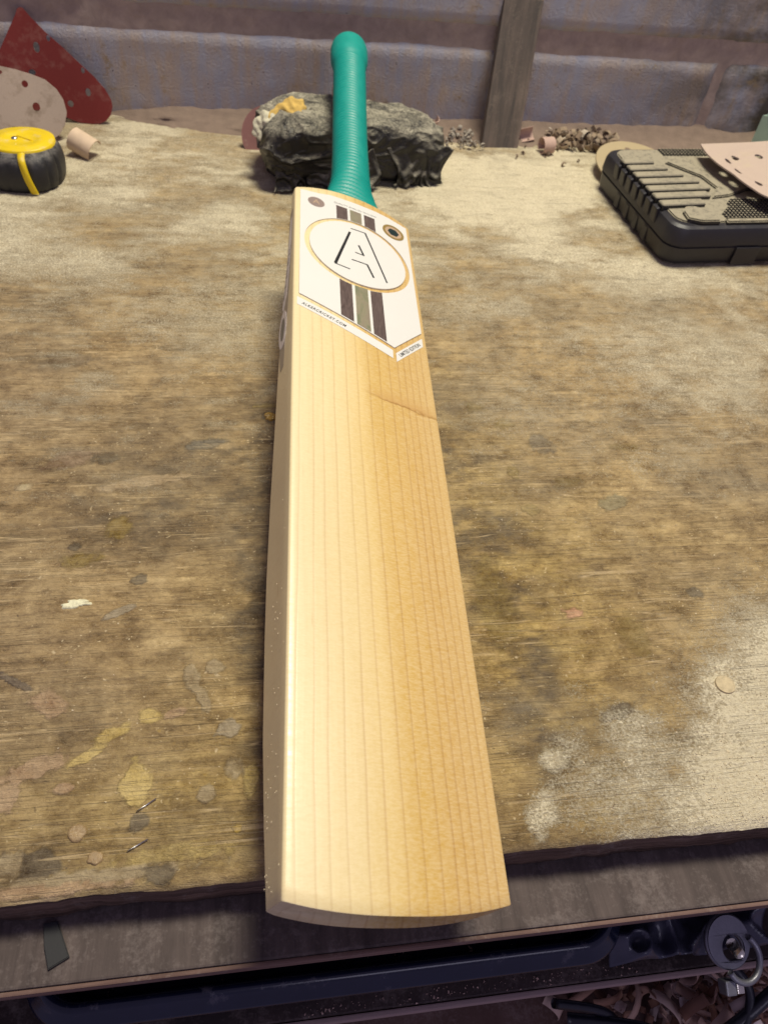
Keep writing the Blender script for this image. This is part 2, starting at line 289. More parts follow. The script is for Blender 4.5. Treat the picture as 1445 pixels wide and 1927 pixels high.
def mat_blade():
    t = NT('bleached_willow', 0.36, 0.45); o = t.obj(); x, y, z = t.sep(o)
    wob = t.noise(t.map(o, (9, 3.2, 3)), 1, 3, 0.5)
    wob2 = t.noise(t.map(o, (30, 14, 3)), 1, 2, 0.5)
    xs = t.ma('ADD', x, t.ma('ADD', t.ma('MULTIPLY', t.ma('SUBTRACT', wob, 0.5), 0.0075), t.ma('MULTIPLY', t.ma('SUBTRACT', wob2, 0.5), 0.0010)))
    # kink of the grain where the dent crosses the face
    fx = t.ma('DIVIDE', t.ma('ADD', xs, 0.056), 0.112)
    lines = [-49.0, -40.0, -33.4, -25.4, -16.0, -7.6, 1.6, 10.2, 18.6, 26.0, 31.5, 36.8, 42.4, 47.6]
    def stops(ls, wid=1.0):
        st = [(0, 1.0)]
        for l in ls:
            p = (l + 56) / 112
            st += [(p - 0.0110, 0.955), (p - 0.0008, 0.55), (p + 0.0032, 1.0)]
        return st
    ra = t.ramp(fx, stops(lines[:7])); rb = t.ramp(fx, stops(lines[7:]))
    ln = t.ma('MULTIPLY', ra, rb)
    base = t.ramp(t.ma('ADD', fx, t.ma('MULTIPLY', t.ma('SUBTRACT', t.noise(t.map(o, (40, 5, 4)), 1, 4, .6), 0.5), 0.16)), [(0.02, (0.74, 0.62, 0.365)), (0.32, (0.71, 0.57, 0.285)), (0.46, (0.67, 0.49, 0.185)), (0.56, (0.575, 0.370, 0.090)), (0.78, (0.55, 0.345, 0.100)), (1.0, (0.57, 0.38, 0.140))])  # amber right is heartwood; the paler left has satin sheen painted in
    streak = t.noise(t.map(o, (320, 9, 60)), 1, 5, 0.6)
    fleck = t.noise(t.map(o, (330, 1000, 300)), 1, 3, 0.65)
    silk = t.noise(t.map(o, (90, 420, 90), rot=(0, 0, R(6))), 1, 4, 0.65)
    c = t.mix(t.mr(streak, 0.32, 0.7, 0, 0.16), base, tuple(v for v in (0.55, 0.36, 0.15)))
    c = t.mix(t.mr(fleck, 0.35, 0.65, 0.0, 0.26), c, (0.86, 0.74, 0.48))
    c = t.mix(t.mr(silk, 0.45, 0.68, 0.0, 0.08), c, (0.55, 0.36, 0.16))
    lnm = t.mix(t.mr(t.noise(t.map(o, (60, 8, 8)), 1, 3, .6), 0.3, 0.7, 0.55, 1.0), (1, 1, 1), ln)
    lnm = t.mix(t.mr(fx, .05, .55, .45, 0), lnm, (1, 1, 1))
    c = t.mix(1.0, c, t.mix(lnm, (0.42, 0.22, 0.09), (1, 1, 1)), 'MULTIPLY')
    # short brown pin marks
    pm = t.ma('MULTIPLY', t.mr(t.noise(t.map(o, (420, 22, 80), loc=(0, 4.3, 0)), 1, 2, 0.5), 0.705, 0.76), t.mr(t.noise(o, 22, 2), 0.45, 0.6))
    c = t.mix(t.ma('MULTIPLY', pm, 0.55), c, (0.40, 0.22, 0.08))
    # dent with a dark bruise across the right half
    yc = t.ma('ADD', t.ma('SUBTRACT', y, 0.3158), t.ma('MULTIPLY', x, 0.105))
    yc = t.ma('ADD', yc, t.ma('MULTIPLY', t.ma('SUBTRACT', t.noise(o, 75, 3, .6), .5), 0.011))
    inx = t.ma('MULTIPLY', t.mr(x, -0.004, 0.012), t.mr(x, 0.056, 0.048, 0.35, 1))
    lineb = t.ma('MULTIPLY', t.mr(t.ma('ABSOLUTE', yc), 0.0020, 0.0004), inx)
    soft = t.ma('MULTIPLY', t.ma('MULTIPLY', t.mr(yc, -0.0005, 0.001), t.mr(yc, 0.012, 0.001)), inx)
    spots = t.mr(t.vor(t.map(o, (1, 1, 0)), 95), 0.35, 0.12)
    c = t.mix(t.ma('MULTIPLY', lineb, t.mr(t.noise(o, 210, 2), .3, .55, .35, .95)), c, (0.34, 0.18, 0.05))
    c = t.mix(t.ma('MULTIPLY', soft, 0.62), c, (0.52, 0.31, 0.11)); c = t.mix(t.ma('MULTIPLY', t.ma('MULTIPLY', soft, spots), 0.7), c, (0.36, 0.19, 0.07))
    t.P('Base Color', c)
    t.P('Roughness', t.mr(silk, 0.3, 0.7, 0.28, 0.42)); t.P('Anisotropic', 0.35)
    h = t.ma('ADD', t.ma('MULTIPLY', ln, 0.8), t.ma('MULTIPLY', fleck, 0.45)); h = t.ma('ADD', h, t.ma('MULTIPLY', streak, 0.5))
    t.bump(h, 0.35, 0.00022)
    return t.m
def mat_grip():
    t = NT('teal_rubber', 0.46, 0.45); o = t.obj()
    n = t.noise(o, 90, 4, .6)
    c = t.mix(n, (0.0, 0.235, 0.195), (0.002, 0.32, 0.265)); t.P('Base Color', c); t.P('Roughness', t.mr(n, .3, .7, .40, .55)); return t.m
def mat_block():
    t = NT('painted_block', 0.75, 0.3); o = t.obj(); x, y, z = t.sep(o)
    blot = t.noise(o, 15, 7, 0.66); run = t.noise(t.map(o, (70, 10, 9)), 1, 5, 0.6); fine = t.noise(o, 330, 5, 0.7)
    blue = t.mix(t.noise(o, 40, 4, .6), (0.310, 0.320, 0.400), (0.450, 0.450, 0.520))
    brown = t.mix(fine, (0.340, 0.270, 0.235), (0.58, 0.47, 0.375))
    m = t.mr(t.ma('ADD', t.ma('MULTIPLY', blot, 0.5), t.ma('MULTIPLY', run, 0.55)), 0.44, 0.64)
    c = t.mix(m, blue, brown)
    rx = t.mr(x, 0.42, 0.66)     # right end of the wall turns darker and browner in patches
    c = t.mix(t.ma('MULTIPLY', rx, t.mr(t.noise(t.map(o, (1, 1, 1.6)), 12, 6, .65), 0.36, 0.56)), c, t.mix(fine, (0.060, 0.052, 0.044), (0.145, 0.125, 0.105)))
    och = t.ma('MULTIPLY', t.mr(t.noise(o, 60, 6, .7), 0.56, 0.66), t.mr(t.noise(o, 13, 3, .6), 0.45, 0.62))
    c = t.mix(t.ma('MULTIPLY', och, .75), c, (0.33, 0.24, 0.12))
    pit = t.mr(t.vor(t.map(o, (1, .3, 1)), 120), 0.10, 0.05); pit = t.ma('MULTIPLY', pit, t.mr(t.noise(o, 30, 2), .52, .58)); c = t.mix(pit, c, (0.03, 0.025, 0.025))
    t.P('Base Color', c); t.bump(t.ma('ADD', t.ma('MULTIPLY', blot, 0.7), t.ma('SUBTRACT', t.ma('MULTIPLY', fine, 1.3), t.ma('MULTIPLY', pit, .8))), 0.7, 0.0022)
    return t.m
def mat_plastic_dusty(name, col, rough, dust, scale=55, dustcol=(0.40, 0.345, 0.245)):
    t = NT(name, rough, 0.5); o = t.obj(); nz = t.normal_z()
    q = t.noise(o, scale, 7, 0.72, 0.4); f = t.noise(o, 700, 3, 0.7)
    d = t.ma('MULTIPLY', t.mr(nz, 0.25, 0.85), t.mr(t.ma('ADD', t.ma('MULTIPLY', q, .8), t.ma('MULTIPLY', f, .3)), 0.72 - dust * .30, 0.85 - dust * .22), clamp=True)
    c = t.mix(t.ma('MULTIPLY', d, 0.85), t.mix(q, col, tuple(v * 1.6 + .004 for v in col)), dustcol)
    t.P('Base Color', c); t.P('Roughness', t.mr(d, 0, 1, rough, 0.92)); t.bump(t.ma('ADD', q, t.ma('MULTIPLY', f, .5)), 0.5, 0.0005); return t.m

M = {}
M['bench'] = mat_bench()
M['bench_edge'] = mat_wood_generic('plywood_edge', (0.035, 0.018, 0.014), (0.22, 0.14, 0.10), (10, 60, 620), 0.75, 0.10, bumpd=0.0014)
M['ledge'] = mat_wood_generic('dusty_dark_board', (0.050, 0.037, 0.034), (0.125, 0.095, 0.086), (120, 12, 60), 0.75, 0.40, (0.215, 0.178, 0.165))
M['ledge_edge'] = mat_wood_generic('sawn_board_edge', (0.10, 0.055, 0.045), (0.24, 0.150, 0.120), (8, 90, 300), 0.7, 0.1)
M['shelf'] = mat_wood_generic('grimy_shelf', (0.020, 0.014, 0.014), (0.07, 0.045, 0.04), (20, 20, 20), 0.6, 0.30, (0.24, 0.19, 0.17))
M['floorb'] = mat_wood_generic('red_brown_board', (0.10, 0.050, 0.040), (0.19, 0.115, 0.095), (18, 12, 18), 0.75, 0.5, (0.30, 0.22, 0.20))
M['batten'] = mat_wood_generic('weathered_batten', (0.060, 0.056, 0.052), (0.215, 0.165, 0.135), (70, 70, 7), 0.8, 0.25, (0.30, 0.24, 0.19))
M['batten_end'] = simple('batten_end_grain', (0.48, 0.34, 0.24), 0.8)
M['blade'] = mat_blade(); M['grip'] = mat_grip(); M['block'] = mat_block()
M['mortar'] = mat_wood_generic('brown_mortar', (0.33, 0.260, 0.245), (0.50, 0.395, 0.350), (60, 60, 60), 0.85, 0.25, (0.34, 0.25, 0.17), 0.0015)
def mat_white(name, c=(0.74, 0.73, 0.69)):
    t = NT(name, 0.22, 0.5); t.P('Base Color', t.mix(t.noise(t.obj(), 30, 3), c, tuple(v * .97 for v in c))); t.P('Coat Weight', 0.35); t.b.inputs['Coat Roughness'].default_value = 0.06; return t.m
M['white'] = mat_white('gloss_white_sticker')
def mat_stripe(name, a, b):
    t = NT(name, 0.3, 0.5); o = t.obj(); n = t.noise(t.map(o, (420, 60, 100)), 1, 5, 0.65, 1.5)
    t.P('Base Color', t.mix(t.mr(n, .3, .7), a, b)); return t.m
M['stripe'] = mat_stripe('dark_wood_print', (0.060, 0.040, 0.036), (0.150, 0.110, 0.098))
def mat_foil():
    t = NT('gold_hologram_foil', 0.28, 0.5); o = t.obj(); n = t.noise(t.map(o, (120, 45, 80)), 1, 3, 0.6, .8)
    t.P('Base Color', t.ramp(n, [(0.3, (0.30, 0.33, 0.20)), (0.5, (0.46, 0.42, 0.28)), (0.7, (0.42, 0.33, 0.27))])); t.P('Metallic', 0.55); return t.m
M['foil'] = mat_foil()
M['ink'] = simple('black_ink', (0.012, 0.014, 0.015), 0.35, bumpd=0)
M['ink2'] = simple('grey_ink', (0.10, 0.095, 0.10), 0.4, bumpd=0)
M['taupe'] = simple('taupe_print', (0.26, 0.20, 0.175), 0.3, bumpd=0)
M['gold'] = simple('dull_gold', (0.36, 0.24, 0.07), 0.35, 0.3, 400, 0.35, bumpd=0)
M['bronze'] = simple('bronze_print', (0.20, 0.12, 0.055), 0.35, 0.3, 400, 0.2, bumpd=0)
M['beigeprint'] = simple('beige_print', (0.46, 0.33, 0.22), 0.35, bumpd=0)
M['darkgreen'] = simple('dark_green_print', (0.010, 0.028, 0.028), 0.3, .5, 500, bumpd=0)
M['edgetan'] = simple('edge_sticker_tan', (0.25, 0.195, 0.155), 0.35, bumpd=0)
M['edgewhite'] = simple('edge_sticker_white', (0.62, 0.56, 0.56), 0.3, bumpd=0)
M['dustg'] = simple('pale_sawdust', (0.72, 0.61, 0.42), 0.95, 0.2, 900, bumpd=0)
M['dustplug'] = simple('dusty_plug', (0.52, 0.42, 0.26), 0.9, 0.25, 500, bumpd=.001)
M['shave'] = simple('wood_shaving', (0.62, 0.47, 0.33), 0.8, 0.2, 120)
M['shave2'] = simple('pinkish_shaving', (0.50, 0.345, 0.28), 0.8, 0.2, 120)
M['debris'] = simple('brown_debris', (0.20, 0.145, 0.10), 0.9, 0.45, 90)
M['rubber'] = mat_plastic_dusty('black_rubber', (0.012, 0.012, 0.014), 0.5, 0.85, 110, (0.22, 0.20, 0.18))
M['yellow'] = simple('yellow_plastic', (0.78, 0.56, 0.010), 0.38, 0.06, 80, dust=0.30, dustcol=(0.62, 0.50, 0.25))
M['steel'] = simple('dull_steel', (0.55, 0.55, 0.56), 0.28, 0.15, 200, 1.0)
M['steel_d'] = simple('dark_cast_metal', (0.20, 0.20, 0.225), 0.42, 0.2, 150, 0.7)
M['brass'] = simple('bright_zinc', (0.80, 0.76, 0.62), 0.22, 0.1, 150, 1.0)
def mat_bag():
    t = NT('dusty_black_plastic', .3, .5); o = t.obj(); nz = t.normal_z(); q = t.noise(o, 38, 12, .78, .8); f = t.noise(o, 420, 4, .8)
    wv_ = t.mix(.05, o, t.noise(o, 26, 4, .6, col=True), 'ADD'); l1 = t.vor(t.map(wv_, (1, 1.5, 1.2)), 42, 'DISTANCE_TO_EDGE'); l2 = t.vor(t.map(wv_, (1.6, 1, 1)), 80, 'DISTANCE_TO_EDGE')
    up = t.mr(nz, 0.15, 0.75); d = t.ma('MULTIPLY', up, t.mr(t.ma('ADD', q, t.ma('MULTIPLY', f, .35)), .54, .80), clamp=True)
    ln = t.ma('MAXIMUM', t.mr(l1, .05, .0), t.mr(l2, .07, .0)); ln = t.ma('MULTIPLY', ln, t.mr(nz, .05, .75)); d = t.ma('MAXIMUM', d, t.ma('MULTIPLY', t.ma('MULTIPLY', ln, t.mr(q, .35, .6)), .8), clamp=True)
    t.P('Base Color', t.mix(t.ma('MULTIPLY', d, .9), (.005, .005, .007), (.46, .42, .32))); t.P('Roughness', t.mr(d, 0, .4, .36, .95))
    t.bump(t.ma('ADD', t.ma('MULTIPLY', q, .5), t.ma('MULTIPLY', ln, .8)), .8, .0015); return t.m
M['bag'] = mat_bag()
M['foam'] = simple('yellow_stuffing', (0.60, 0.40, 0.11), 0.95, 0.4, 160, bumpd=0.002)
M['fluff'] = simple('pale_fluff', (0.58, 0.54, 0.40), 0.95, 0.3, 160, bumpd=0.002)
M['case'] = mat_plastic_dusty('dusty_case_plastic', (0.016, 0.015, 0.017), 0.42, 1.35, 150, (0.38, 0.335, 0.24))
M['case_side'] = mat_plastic_dusty('black_case_side', (0.014, 0.013, 0.017), 0.45, 0.40, 60, (0.12, 0.100, 0.080))
M['tray'] = simple('glossy_black_plastic', (0.010, 0.013, 0.030), 0.17, 0.3, 60, dust=0.08, dustcol=(0.12, 0.11, 0.13), bumpd=0.0001)
M['clearbag'] = simple('smoky_plastic_sheet', (0.045, 0.045, 0.070), 0.28, 0.4, 60)
M['cable'] = simple('black_cable', (0.010, 0.011, 0.018), 0.32, 0.3, 80)
M['wedge'] = simple('torn_black_tape', (0.008, 0.008, 0.010), 0.6, 0.3, 300, bumpd=.0001)
def mat_sand(name, a, b, mark=None):
    t = NT(name, 0.9, 0.25); o = t.obj(); n = t.noise(o, 900, 3, .8); q = t.noise(o, 40, 6, .7)
    c = t.mix(n, a, b); c = t.mix(t.mr(q, .52, .70, 0, .8), c, mark or (0.55, 0.42, 0.34))
    t.P('Base Color', c); t.bump(n, .5, .0003); return t.m
M['redsand'] = mat_sand('red_abrasive', (0.130, 0.018, 0.018), (0.235, 0.042, 0.038), (0.27, 0.115, 0.095))
M['beigesand'] = mat_sand('worn_beige_abrasive', (0.34, 0.265, 0.215), (0.50, 0.40, 0.32), (0.22, 0.165, 0.115))
M['pinksand'] = mat_sand('pale_pink_backing', (0.42, 0.325, 0.275), (0.54, 0.43, 0.35), (0.50, 0.41, 0.30))
M['golddisc'] = mat_sand('yellowish_abrasive', (0.36, 0.285, 0.165), (0.48, 0.39, 0.24), (0.44, 0.36, 0.24))
M['maroon'] = mat_sand('maroon_backing', (0.26, 0.12, 0.12), (0.36, 0.19, 0.17))
M['green'] = simple('pale_green_plastic', (0.30, 0.42, 0.34), 0.6)

# ------------------------------------------------------------------ wall
wall = empty('block_wall', (0, 0.93, 0), 'painted block wall with blue grey and brown flaking paint behind the workbench', 'wall')
def brick_mesh(x0, x1, z0, z1, seed):
    nx = max(4, int((x1 - x0) / 0.007)); nz = max(4, int((z1 - z0) / 0.007))
    X = np.linspace(x0, x1, nx); Z = np.linspace(z0, z1, nz); XX, ZZ = np.meshgrid(X, Z, indexing='ij')
    e = np.minimum.reduce([XX - x0, x1 - XX, ZZ - z0, z1 - ZZ])
    Y = -0.0005 + 0.005 * (1 - S(0, 0.005, e)) - 0.0010 * (fbm(XX * 22 + seed, ZZ * 22, seed, 4) - 0.5) - 0.0012 * (fbm(XX * 90, ZZ * 90, seed + 3, 3) - .5)
    XX = XX + (fbm(XX * 30, ZZ * 30, seed + 9, 2) - .5) * 0.003 * (e < .002); ZZ = ZZ + (fbm(XX * 26, ZZ * 9, seed + 5, 3) - .5) * 0.0022 * (e < .002)
    P = np.stack([XX, Y, ZZ], -1); V, F = grid_mesh('b', P)
    V = list(map(tuple, V)); n0 = len(V)
    ring = [i * nz for i in range(nx)] + [(nx - 1) * nz + j for j in range(1, nz)] + [i * nz + nz - 1 for i in range(nx - 2, -1, -1)] + [j for j in range(nz - 2, 0, -1)]
    for k, r in enumerate(ring): V.append((V[r][0], 0.03, V[r][2]))
    m = len(ring)
    for k in range(m): F.append((ring[k], n0 + k, n0 + (k + 1) % m, ring[(k + 1) % m]))
    return pydata('brick', V, F)
H = 0.098; J = 0.024
PITCH = 0.515
courses = [(-0.02, H), (H + J, H + J + 0.215), (H + 2 * J + 0.215, 2 * H + 2 * J + .215 + .117)]
k = 0
for ci, (z0, z1) in enumerate(courses):
    off = (-1.463, -1.235, -1.17)[ci]
    xx = off
    while xx < 1.7:
        o = link('brick', brick_mesh(xx, xx + PITCH - 0.012, z0, z1, 11 + k), M['block'], wall, True); k += 1; xx += PITCH
mz = np.linspace(-0.05, 0.75, 90); mx = np.linspace(-1.5, 1.9, 380); MX, MZ = np.meshgrid(mx, mz, indexing='ij')
MY = 0.0042 - 0.004 * (fbm(MX * 30, MZ * 60, 5, 4) - .3)
V, F = grid_mesh('m', np.stack([MX, MY, MZ], -1)); link('mortar', pydata('mortar', V, F), M['mortar'], wall, True)

# ------------------------------------------------------------------ workbench
bench = empty('workbench', (0, 0, 0), 'worn plywood workbench top covered in sawdust, glue drips and paint marks', 'workbench')
xs = np.concatenate([np.arange(-0.95, -0.19, .008), np.arange(-.19, .285, .0016), np.arange(.286, .70, .004), np.arange(.704, 1.351, .008)]); ys = np.concatenate([[0.0, 0.0012, 0.003], np.arange(0.0046, 0.30, 0.0016), np.arange(.302, .936, .0045)])
XX, YY = np.meshgrid(xs, ys, indexing='ij')
D = dust_field(XX, YY)
edge = (fbm(xs * 28, xs * 0 + 3, 8, 5) - 0.5) * 0.0045
YY2 = YY.copy(); YY2[:, 0] += edge; YY2[:, 1] += edge; YY2[:, 2] += edge * .6
ZZ = 0.0012 * D * fbm(XX * 60, YY * 60, 19, 3) * (YY > .004) + 0.0004 * (fbm(XX * 80, YY * 80, 2, 3) - .5)
ZZ[:, 0] = -0.0022 + 0.002 * (fbm(xs * 60, xs * 0, 4, 3) - .5); ZZ[:, 1] = -0.0006
V, F = grid_mesh('bench', np.stack([XX, YY2, ZZ], -1))
me = pydata('bench_top', V, F)
for nm, fn in (('dust', None), ('gold', gold_field), ('grime_shade', grime_shade_field), ('pink', pink_field)):
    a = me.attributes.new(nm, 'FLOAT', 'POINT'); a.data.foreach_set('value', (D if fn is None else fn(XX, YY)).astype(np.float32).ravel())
OL, GO, PK, GY, DK, WH, CL = (.30, .215, .035), (.74, .60, .22), (.55, .39, .27), (.42, .38, .32), (.085, .060, .036), (.70, .64, .46), (.47, .40, .28)
PAINT = [(-.1218, .1626, .0100, .0024, .45, GY, .9), (-.1015, .0530, .0062, .0110, .12, GO, 1.0), (-.1555, .0655, .0150, .0050, .35, PK, .9), (-.1665, .0512, .0065, .0075, 0, PK, .95), (-.1545, .1035, .0095, .0060, -.5, PK, .8), (-.138, .0535, .0055, .0028, .1, PK, .8),
  (-.1445, .0165, .0090, .0075, .1, DK, .75), (-.0984, .0330, .0042, .0052, 0, DK, .75), (-.0875, .0070, .0070, .0048, 0, DK, .7), (-.1570, .0175, .0055, .0065, .3, CL, .7), (-.0651, .0440, .0038, .0042, 0, CL, .85), (-.0541, .0803, .0055, .0048, 0, GY, .95),
  (-.0487, .0244, .0020, .0022, 0, (.55, .38, .02), 1.0), (-.0240, .3570, .0110, .0026, .05, OL, .8), (-.0246, .3429, .0060, .0060, 0, DK, .7), (.1595, .2740, .0042, .0055, 0, OL, .9), (.1644, .2351, .0050, .0050, .6, OL, .9), (-.152, .205, .012, .006, .1, OL, .55), (-.129, .232, .007, .010, -.2, OL, .6),
  (.1436, .352, .007, .006, 0, OL, .5), (.1693, .1443, .006, .004, 0, (.60, .32, .22), .55), (-.0415, .0515, .0040, .0080, 0, GO, .75), (-.05, .0565, .0055, .0055, 0, CL, .5), (-.118, .0815, .0100, .0035, .4, GO, .7), (-.1285, .0705, .0090, .0030, .5, GO, .75), (-.098, .0905, .0060, .0045, 0, GO, .7), (-.084, .092, .006, .0025, .3, PK, .7),
  (-.155, .2165, .004, .003, 0, DK, .6), (-.112, .187, .0045, .004, 0, DK, .7), (-.0755, .1135, .0040, .0100, .25, CL, .8), (-.068, .099, .0030, .0100, .35, CL, .75), (-.0625, .1195, .0045, .0042, 0, CL, .8), (-.198, .272, .003, .003, 0, WH, .9), (-.176, .119, .013, .0016, -.55, (.10, .07, .07), .9), (-.12, .008, .045, .0035, .02, CL, .6), (-.15, .0045, .05, .003, 0, PK, .6),
  (-.078, .0155, .030, .0045, .05, GO, .4), (.20, .262, .014, .006, 0, OL, .35), (.205, .125, .010, .016, 0, OL, .35), (-.075, .313, .016, .0045, .25, (.07, .07, .075), .7), (.26, .155, .006, .004, 0, DK, .5), (.175, .072, .012, .004, .3, DK, .6), (.23, .24, .012, .006, .2, (.30, .27, .16), .6), (-.03, .165, .012, .02, 0, DK, .35), (.118, .155, .012, .035, 0, OL, .40), (.1282, .0475, .0075, .0060, .3, WH, .6), (-.148, .30, .012, .006, 0, DK, .5), (.30, .33, .03, .004, -.2, (.45, .38, .28), .5), (-.19, .42, .02, .01, 0, (.25, .18, .11), .5), (.19, .305, .01, .012, 0, (.16, .13, .10), .5), (.165, .33, .008, .006, 0, OL, .6), (.26, .30, .012, .005, 0, OL, .35), (-.17, .30, .02, .008, .3, (.30, .20, .14), .5), (-.115, .275, .03, .005, .2, (.45, .34, .21), .6)]  # olive and dark ovals hugging the blade deepen its painted shade
pr = np.zeros(XX.shape + (4,)); pr[..., :3] = (.30, .22, .13); nj = fbm(XX * 210, YY * 210, 88, 4)
for (px_, py_, rx_, ry_, ro_, cc_, st_) in PAINT:
    mk = S(.22, .75, G(XX, YY, px_, py_, rx_ * 1.25, ry_ * 1.25, ro_) + (nj - .5) * .75) * st_ * (G(XX, YY, px_, py_, rx_ * 1.6, ry_ * 1.6, ro_) > .08)
    w1 = mk[..., None] >= pr[..., 3:4]; gz = G(XX, YY, px_, py_, rx_ * 2.2, ry_ * 2.2, ro_); pr[..., :3] = np.where(((gz > .04) & w1[..., 0])[..., None], np.array(cc_), pr[..., :3]); pr[..., 3] = np.maximum(pr[..., 3], mk)
ca = me.attributes.new('paint', 'FLOAT_COLOR', 'POINT'); ca.data.foreach_set('color', pr.astype(np.float32).ravel())
# spread the colour a little past its mask so that edges do not fade to black
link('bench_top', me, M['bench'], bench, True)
# front edge: ragged layered plywood face
zz = np.array([0, -0.004, -0.008, -0.012, -0.0165, -0.0225]); P = np.zeros((len(xs), len(zz) + 1, 3))
for j, z in enumerate(zz):
    P[:, j, 0] = xs; P[:, j, 1] = (edge + (0 if j == 0 else (fbm(xs * 40, xs * 0 + j * 3.3, 31 + j, 4) - .5) * 0.004 - 0.0006)); P[:, j, 2] = (ZZ[:, 0] if j == 0 else -0.0022 + z * 0.9)
P[:, len(zz), 0] = xs; P[:, len(zz), 1] = 0.3; P[:, len(zz), 2] = -0.0225
V, F = grid_mesh('e', P, flip=True); link('plywood_edge', pydata('plywood_edge', V, F), M['bench_edge'], bench, True)
link('front_ledge', bevel_box(2.3, 0.34, 0.0115, 0.0012, 2, (0.2, -0.0315 + 0.17, -0.0305)), M['ledge'], bench)
link('ledge_lipping', bevel_box(2.3, 0.0022, 0.0075, 0.0008, 2, (0.2, -0.0328, -0.0292)), M['ledge_edge'], bench)

def splat(name, x, y, rx, ry, rot=0, jag=0.25, h=0.0006, mat=None, z=0.0003, parent=bench, n=56, seed=None, dome=True):
    sd = seed if seed is not None else int(abs(x * 9173 + y * 7919) * 10) % 977
    c, s = math.cos(rot), math.sin(rot); V = [(x, y, z + h)]; F = []
    rings = (0.35, 0.70, 0.93, 1.0)
    for q, fr in enumerate(rings):
        for k in range(n):
            a = 2 * PI * k / n; ca, sa = math.cos(a), math.sin(a)
            nz_ = mnoise.noise(Vector((ca * 1.1 + sd, sa * 1.1, 0))) + 0.6 * mnoise.noise(Vector((ca * 2.6, sa * 2.6 + sd, 4))) + 0.35 * mnoise.noise(Vector((ca * 6.5, sa * 6.5, sd)))
            rr = max(.25, 1 + jag * 1.5 * nz_ * fr)
            u, v = ca * rx * rr * fr, sa * ry * rr * fr
            hh = (1, .95, .7, -1.2)[q] * h * (1 + .35 * mnoise.noise(Vector((u * 700, v * 700, sd)))) if q < 3 else -0.0005
            V.append((x + u * c - v * s, y + u * s + v * c, z + hh))
    for k in range(n): F.append((0, 1 + k, 1 + (k + 1) % n))
    for q in range(3):
        for k in range(n):
            a = 1 + q * n + k; b = 1 + q * n + (k + 1) % n; F.append((a, a + n, b + n, b))
    return link(name, pydata(name, V, F), mat, parent, True)
def pm(name, col, rough=0.5, sc=400, bumpd=0.0006, var=0.35, worn=0.5):
    t = NT(name, rough, .5); o = t.obj(); a = t.noise(o, 190, 10, .74); g = t.noise(t.map(o, (28, 520, 1)), 1, 5, .65); f = t.noise(o, sc, 4, .65)
    c = t.mix(f, tuple(v * (1 - var) for v in col), tuple(min(1, v * (1 + var)) for v in col))
    c = t.mix(t.ma('MULTIPLY', t.mr(a, .50, .56), worn), c, t.mix(g, (.13, .088, .048), (.36, .26, .145)))
    t.P('Base Color', c); t.P('Roughness', t.mr(a, .4, .6, rough * .8, min(1, rough * 1.3))); t.bump(t.ma('ADD', a, f), 1.0, bumpd * 1.6); return t.m
pw = pm('white_filler', (0.78, 0.72, 0.50), 0.6, worn=.25); pg = pm('smeared_grey', (0.36, 0.32, 0.27), 0.6); pp = pm('pink_filler', (0.50, 0.345, 0.24), 0.7); pgl = pm('amber_glue', (0.38, 0.235, 0.05), 0.22, 300); pdk = pm('dark_stain', (0.13, 0.090, 0.050), 0.5, 500, worn=.9); pcl = pm('cloudy_glue', (0.40, 0.34, 0.23), 0.25, 300)
pgd = pm('gold_lacquer', (0.50, 0.385, 0.13), 0.25, 260, 0.0016); prs = pm('resin_drop', (0.33, 0.225, 0.11), 0.22, 160, worn=.35); pol = pm('olive_glue', (0.33, 0.235, 0.03), 0.25, 200)
for nm, x, y, rx, ry, rot, jag, h, mt in [
    ('filler_patch', -0.1475, 0.1705, 0.0095, 0.0030, 0.05, .40, .0007, pw), ('resin_drop', -0.1281, 0.0297, 0.0046, 0.0046, 0, .08, .0010, prs), ('resin_drop', -0.1178, 0.0168, 0.0038, 0.0034, 0, .12, .0009, prs),
    ('glue_drip', -0.0246, 0.3429, 0.0050, 0.0050, 0, .25, .0012, pgl)]:
    splat(nm, x, y, rx, ry, rot, jag, h, mt)
# round wooden plug with a cut slot, near the right front corner
b = bmesh.new(); bmesh.ops.create_cone(b, cap_ends=True, segments=28, radius1=0.0066, radius2=0.0060, depth=0.0022, matrix=Matrix.Translation((0.2507, 0.0842, 0.0008)))
plug = link('wooden_plug', b, simple('plug_wood', (0.55, 0.45, 0.28), 0.9, .45, 380, bumpd=.0015), bench)
def plain_tube(name, pts, r, mat, parent=None, n=8): V, F = tube(pts, r, n); return link(name, pydata(name, V, F), mat, parent, True)
for (a, bb, lab) in [((-0.0999, 0.0378), (-0.0905, 0.0435), 'thin bright wire offcut lying just below the gold lacquer patch'), ((-0.1027, 0.0183), (-0.0930, 0.0232), 'thin dull wire offcut nearest the front left edge of the bench')]:
    o = plain_tube('wire_offcut', [(a[0], a[1], 0.0009), (bb[0], bb[1], 0.0011)], 0.00032, M['steel']); tag(o, lab, 'wire', 'wire offcuts on the bench')

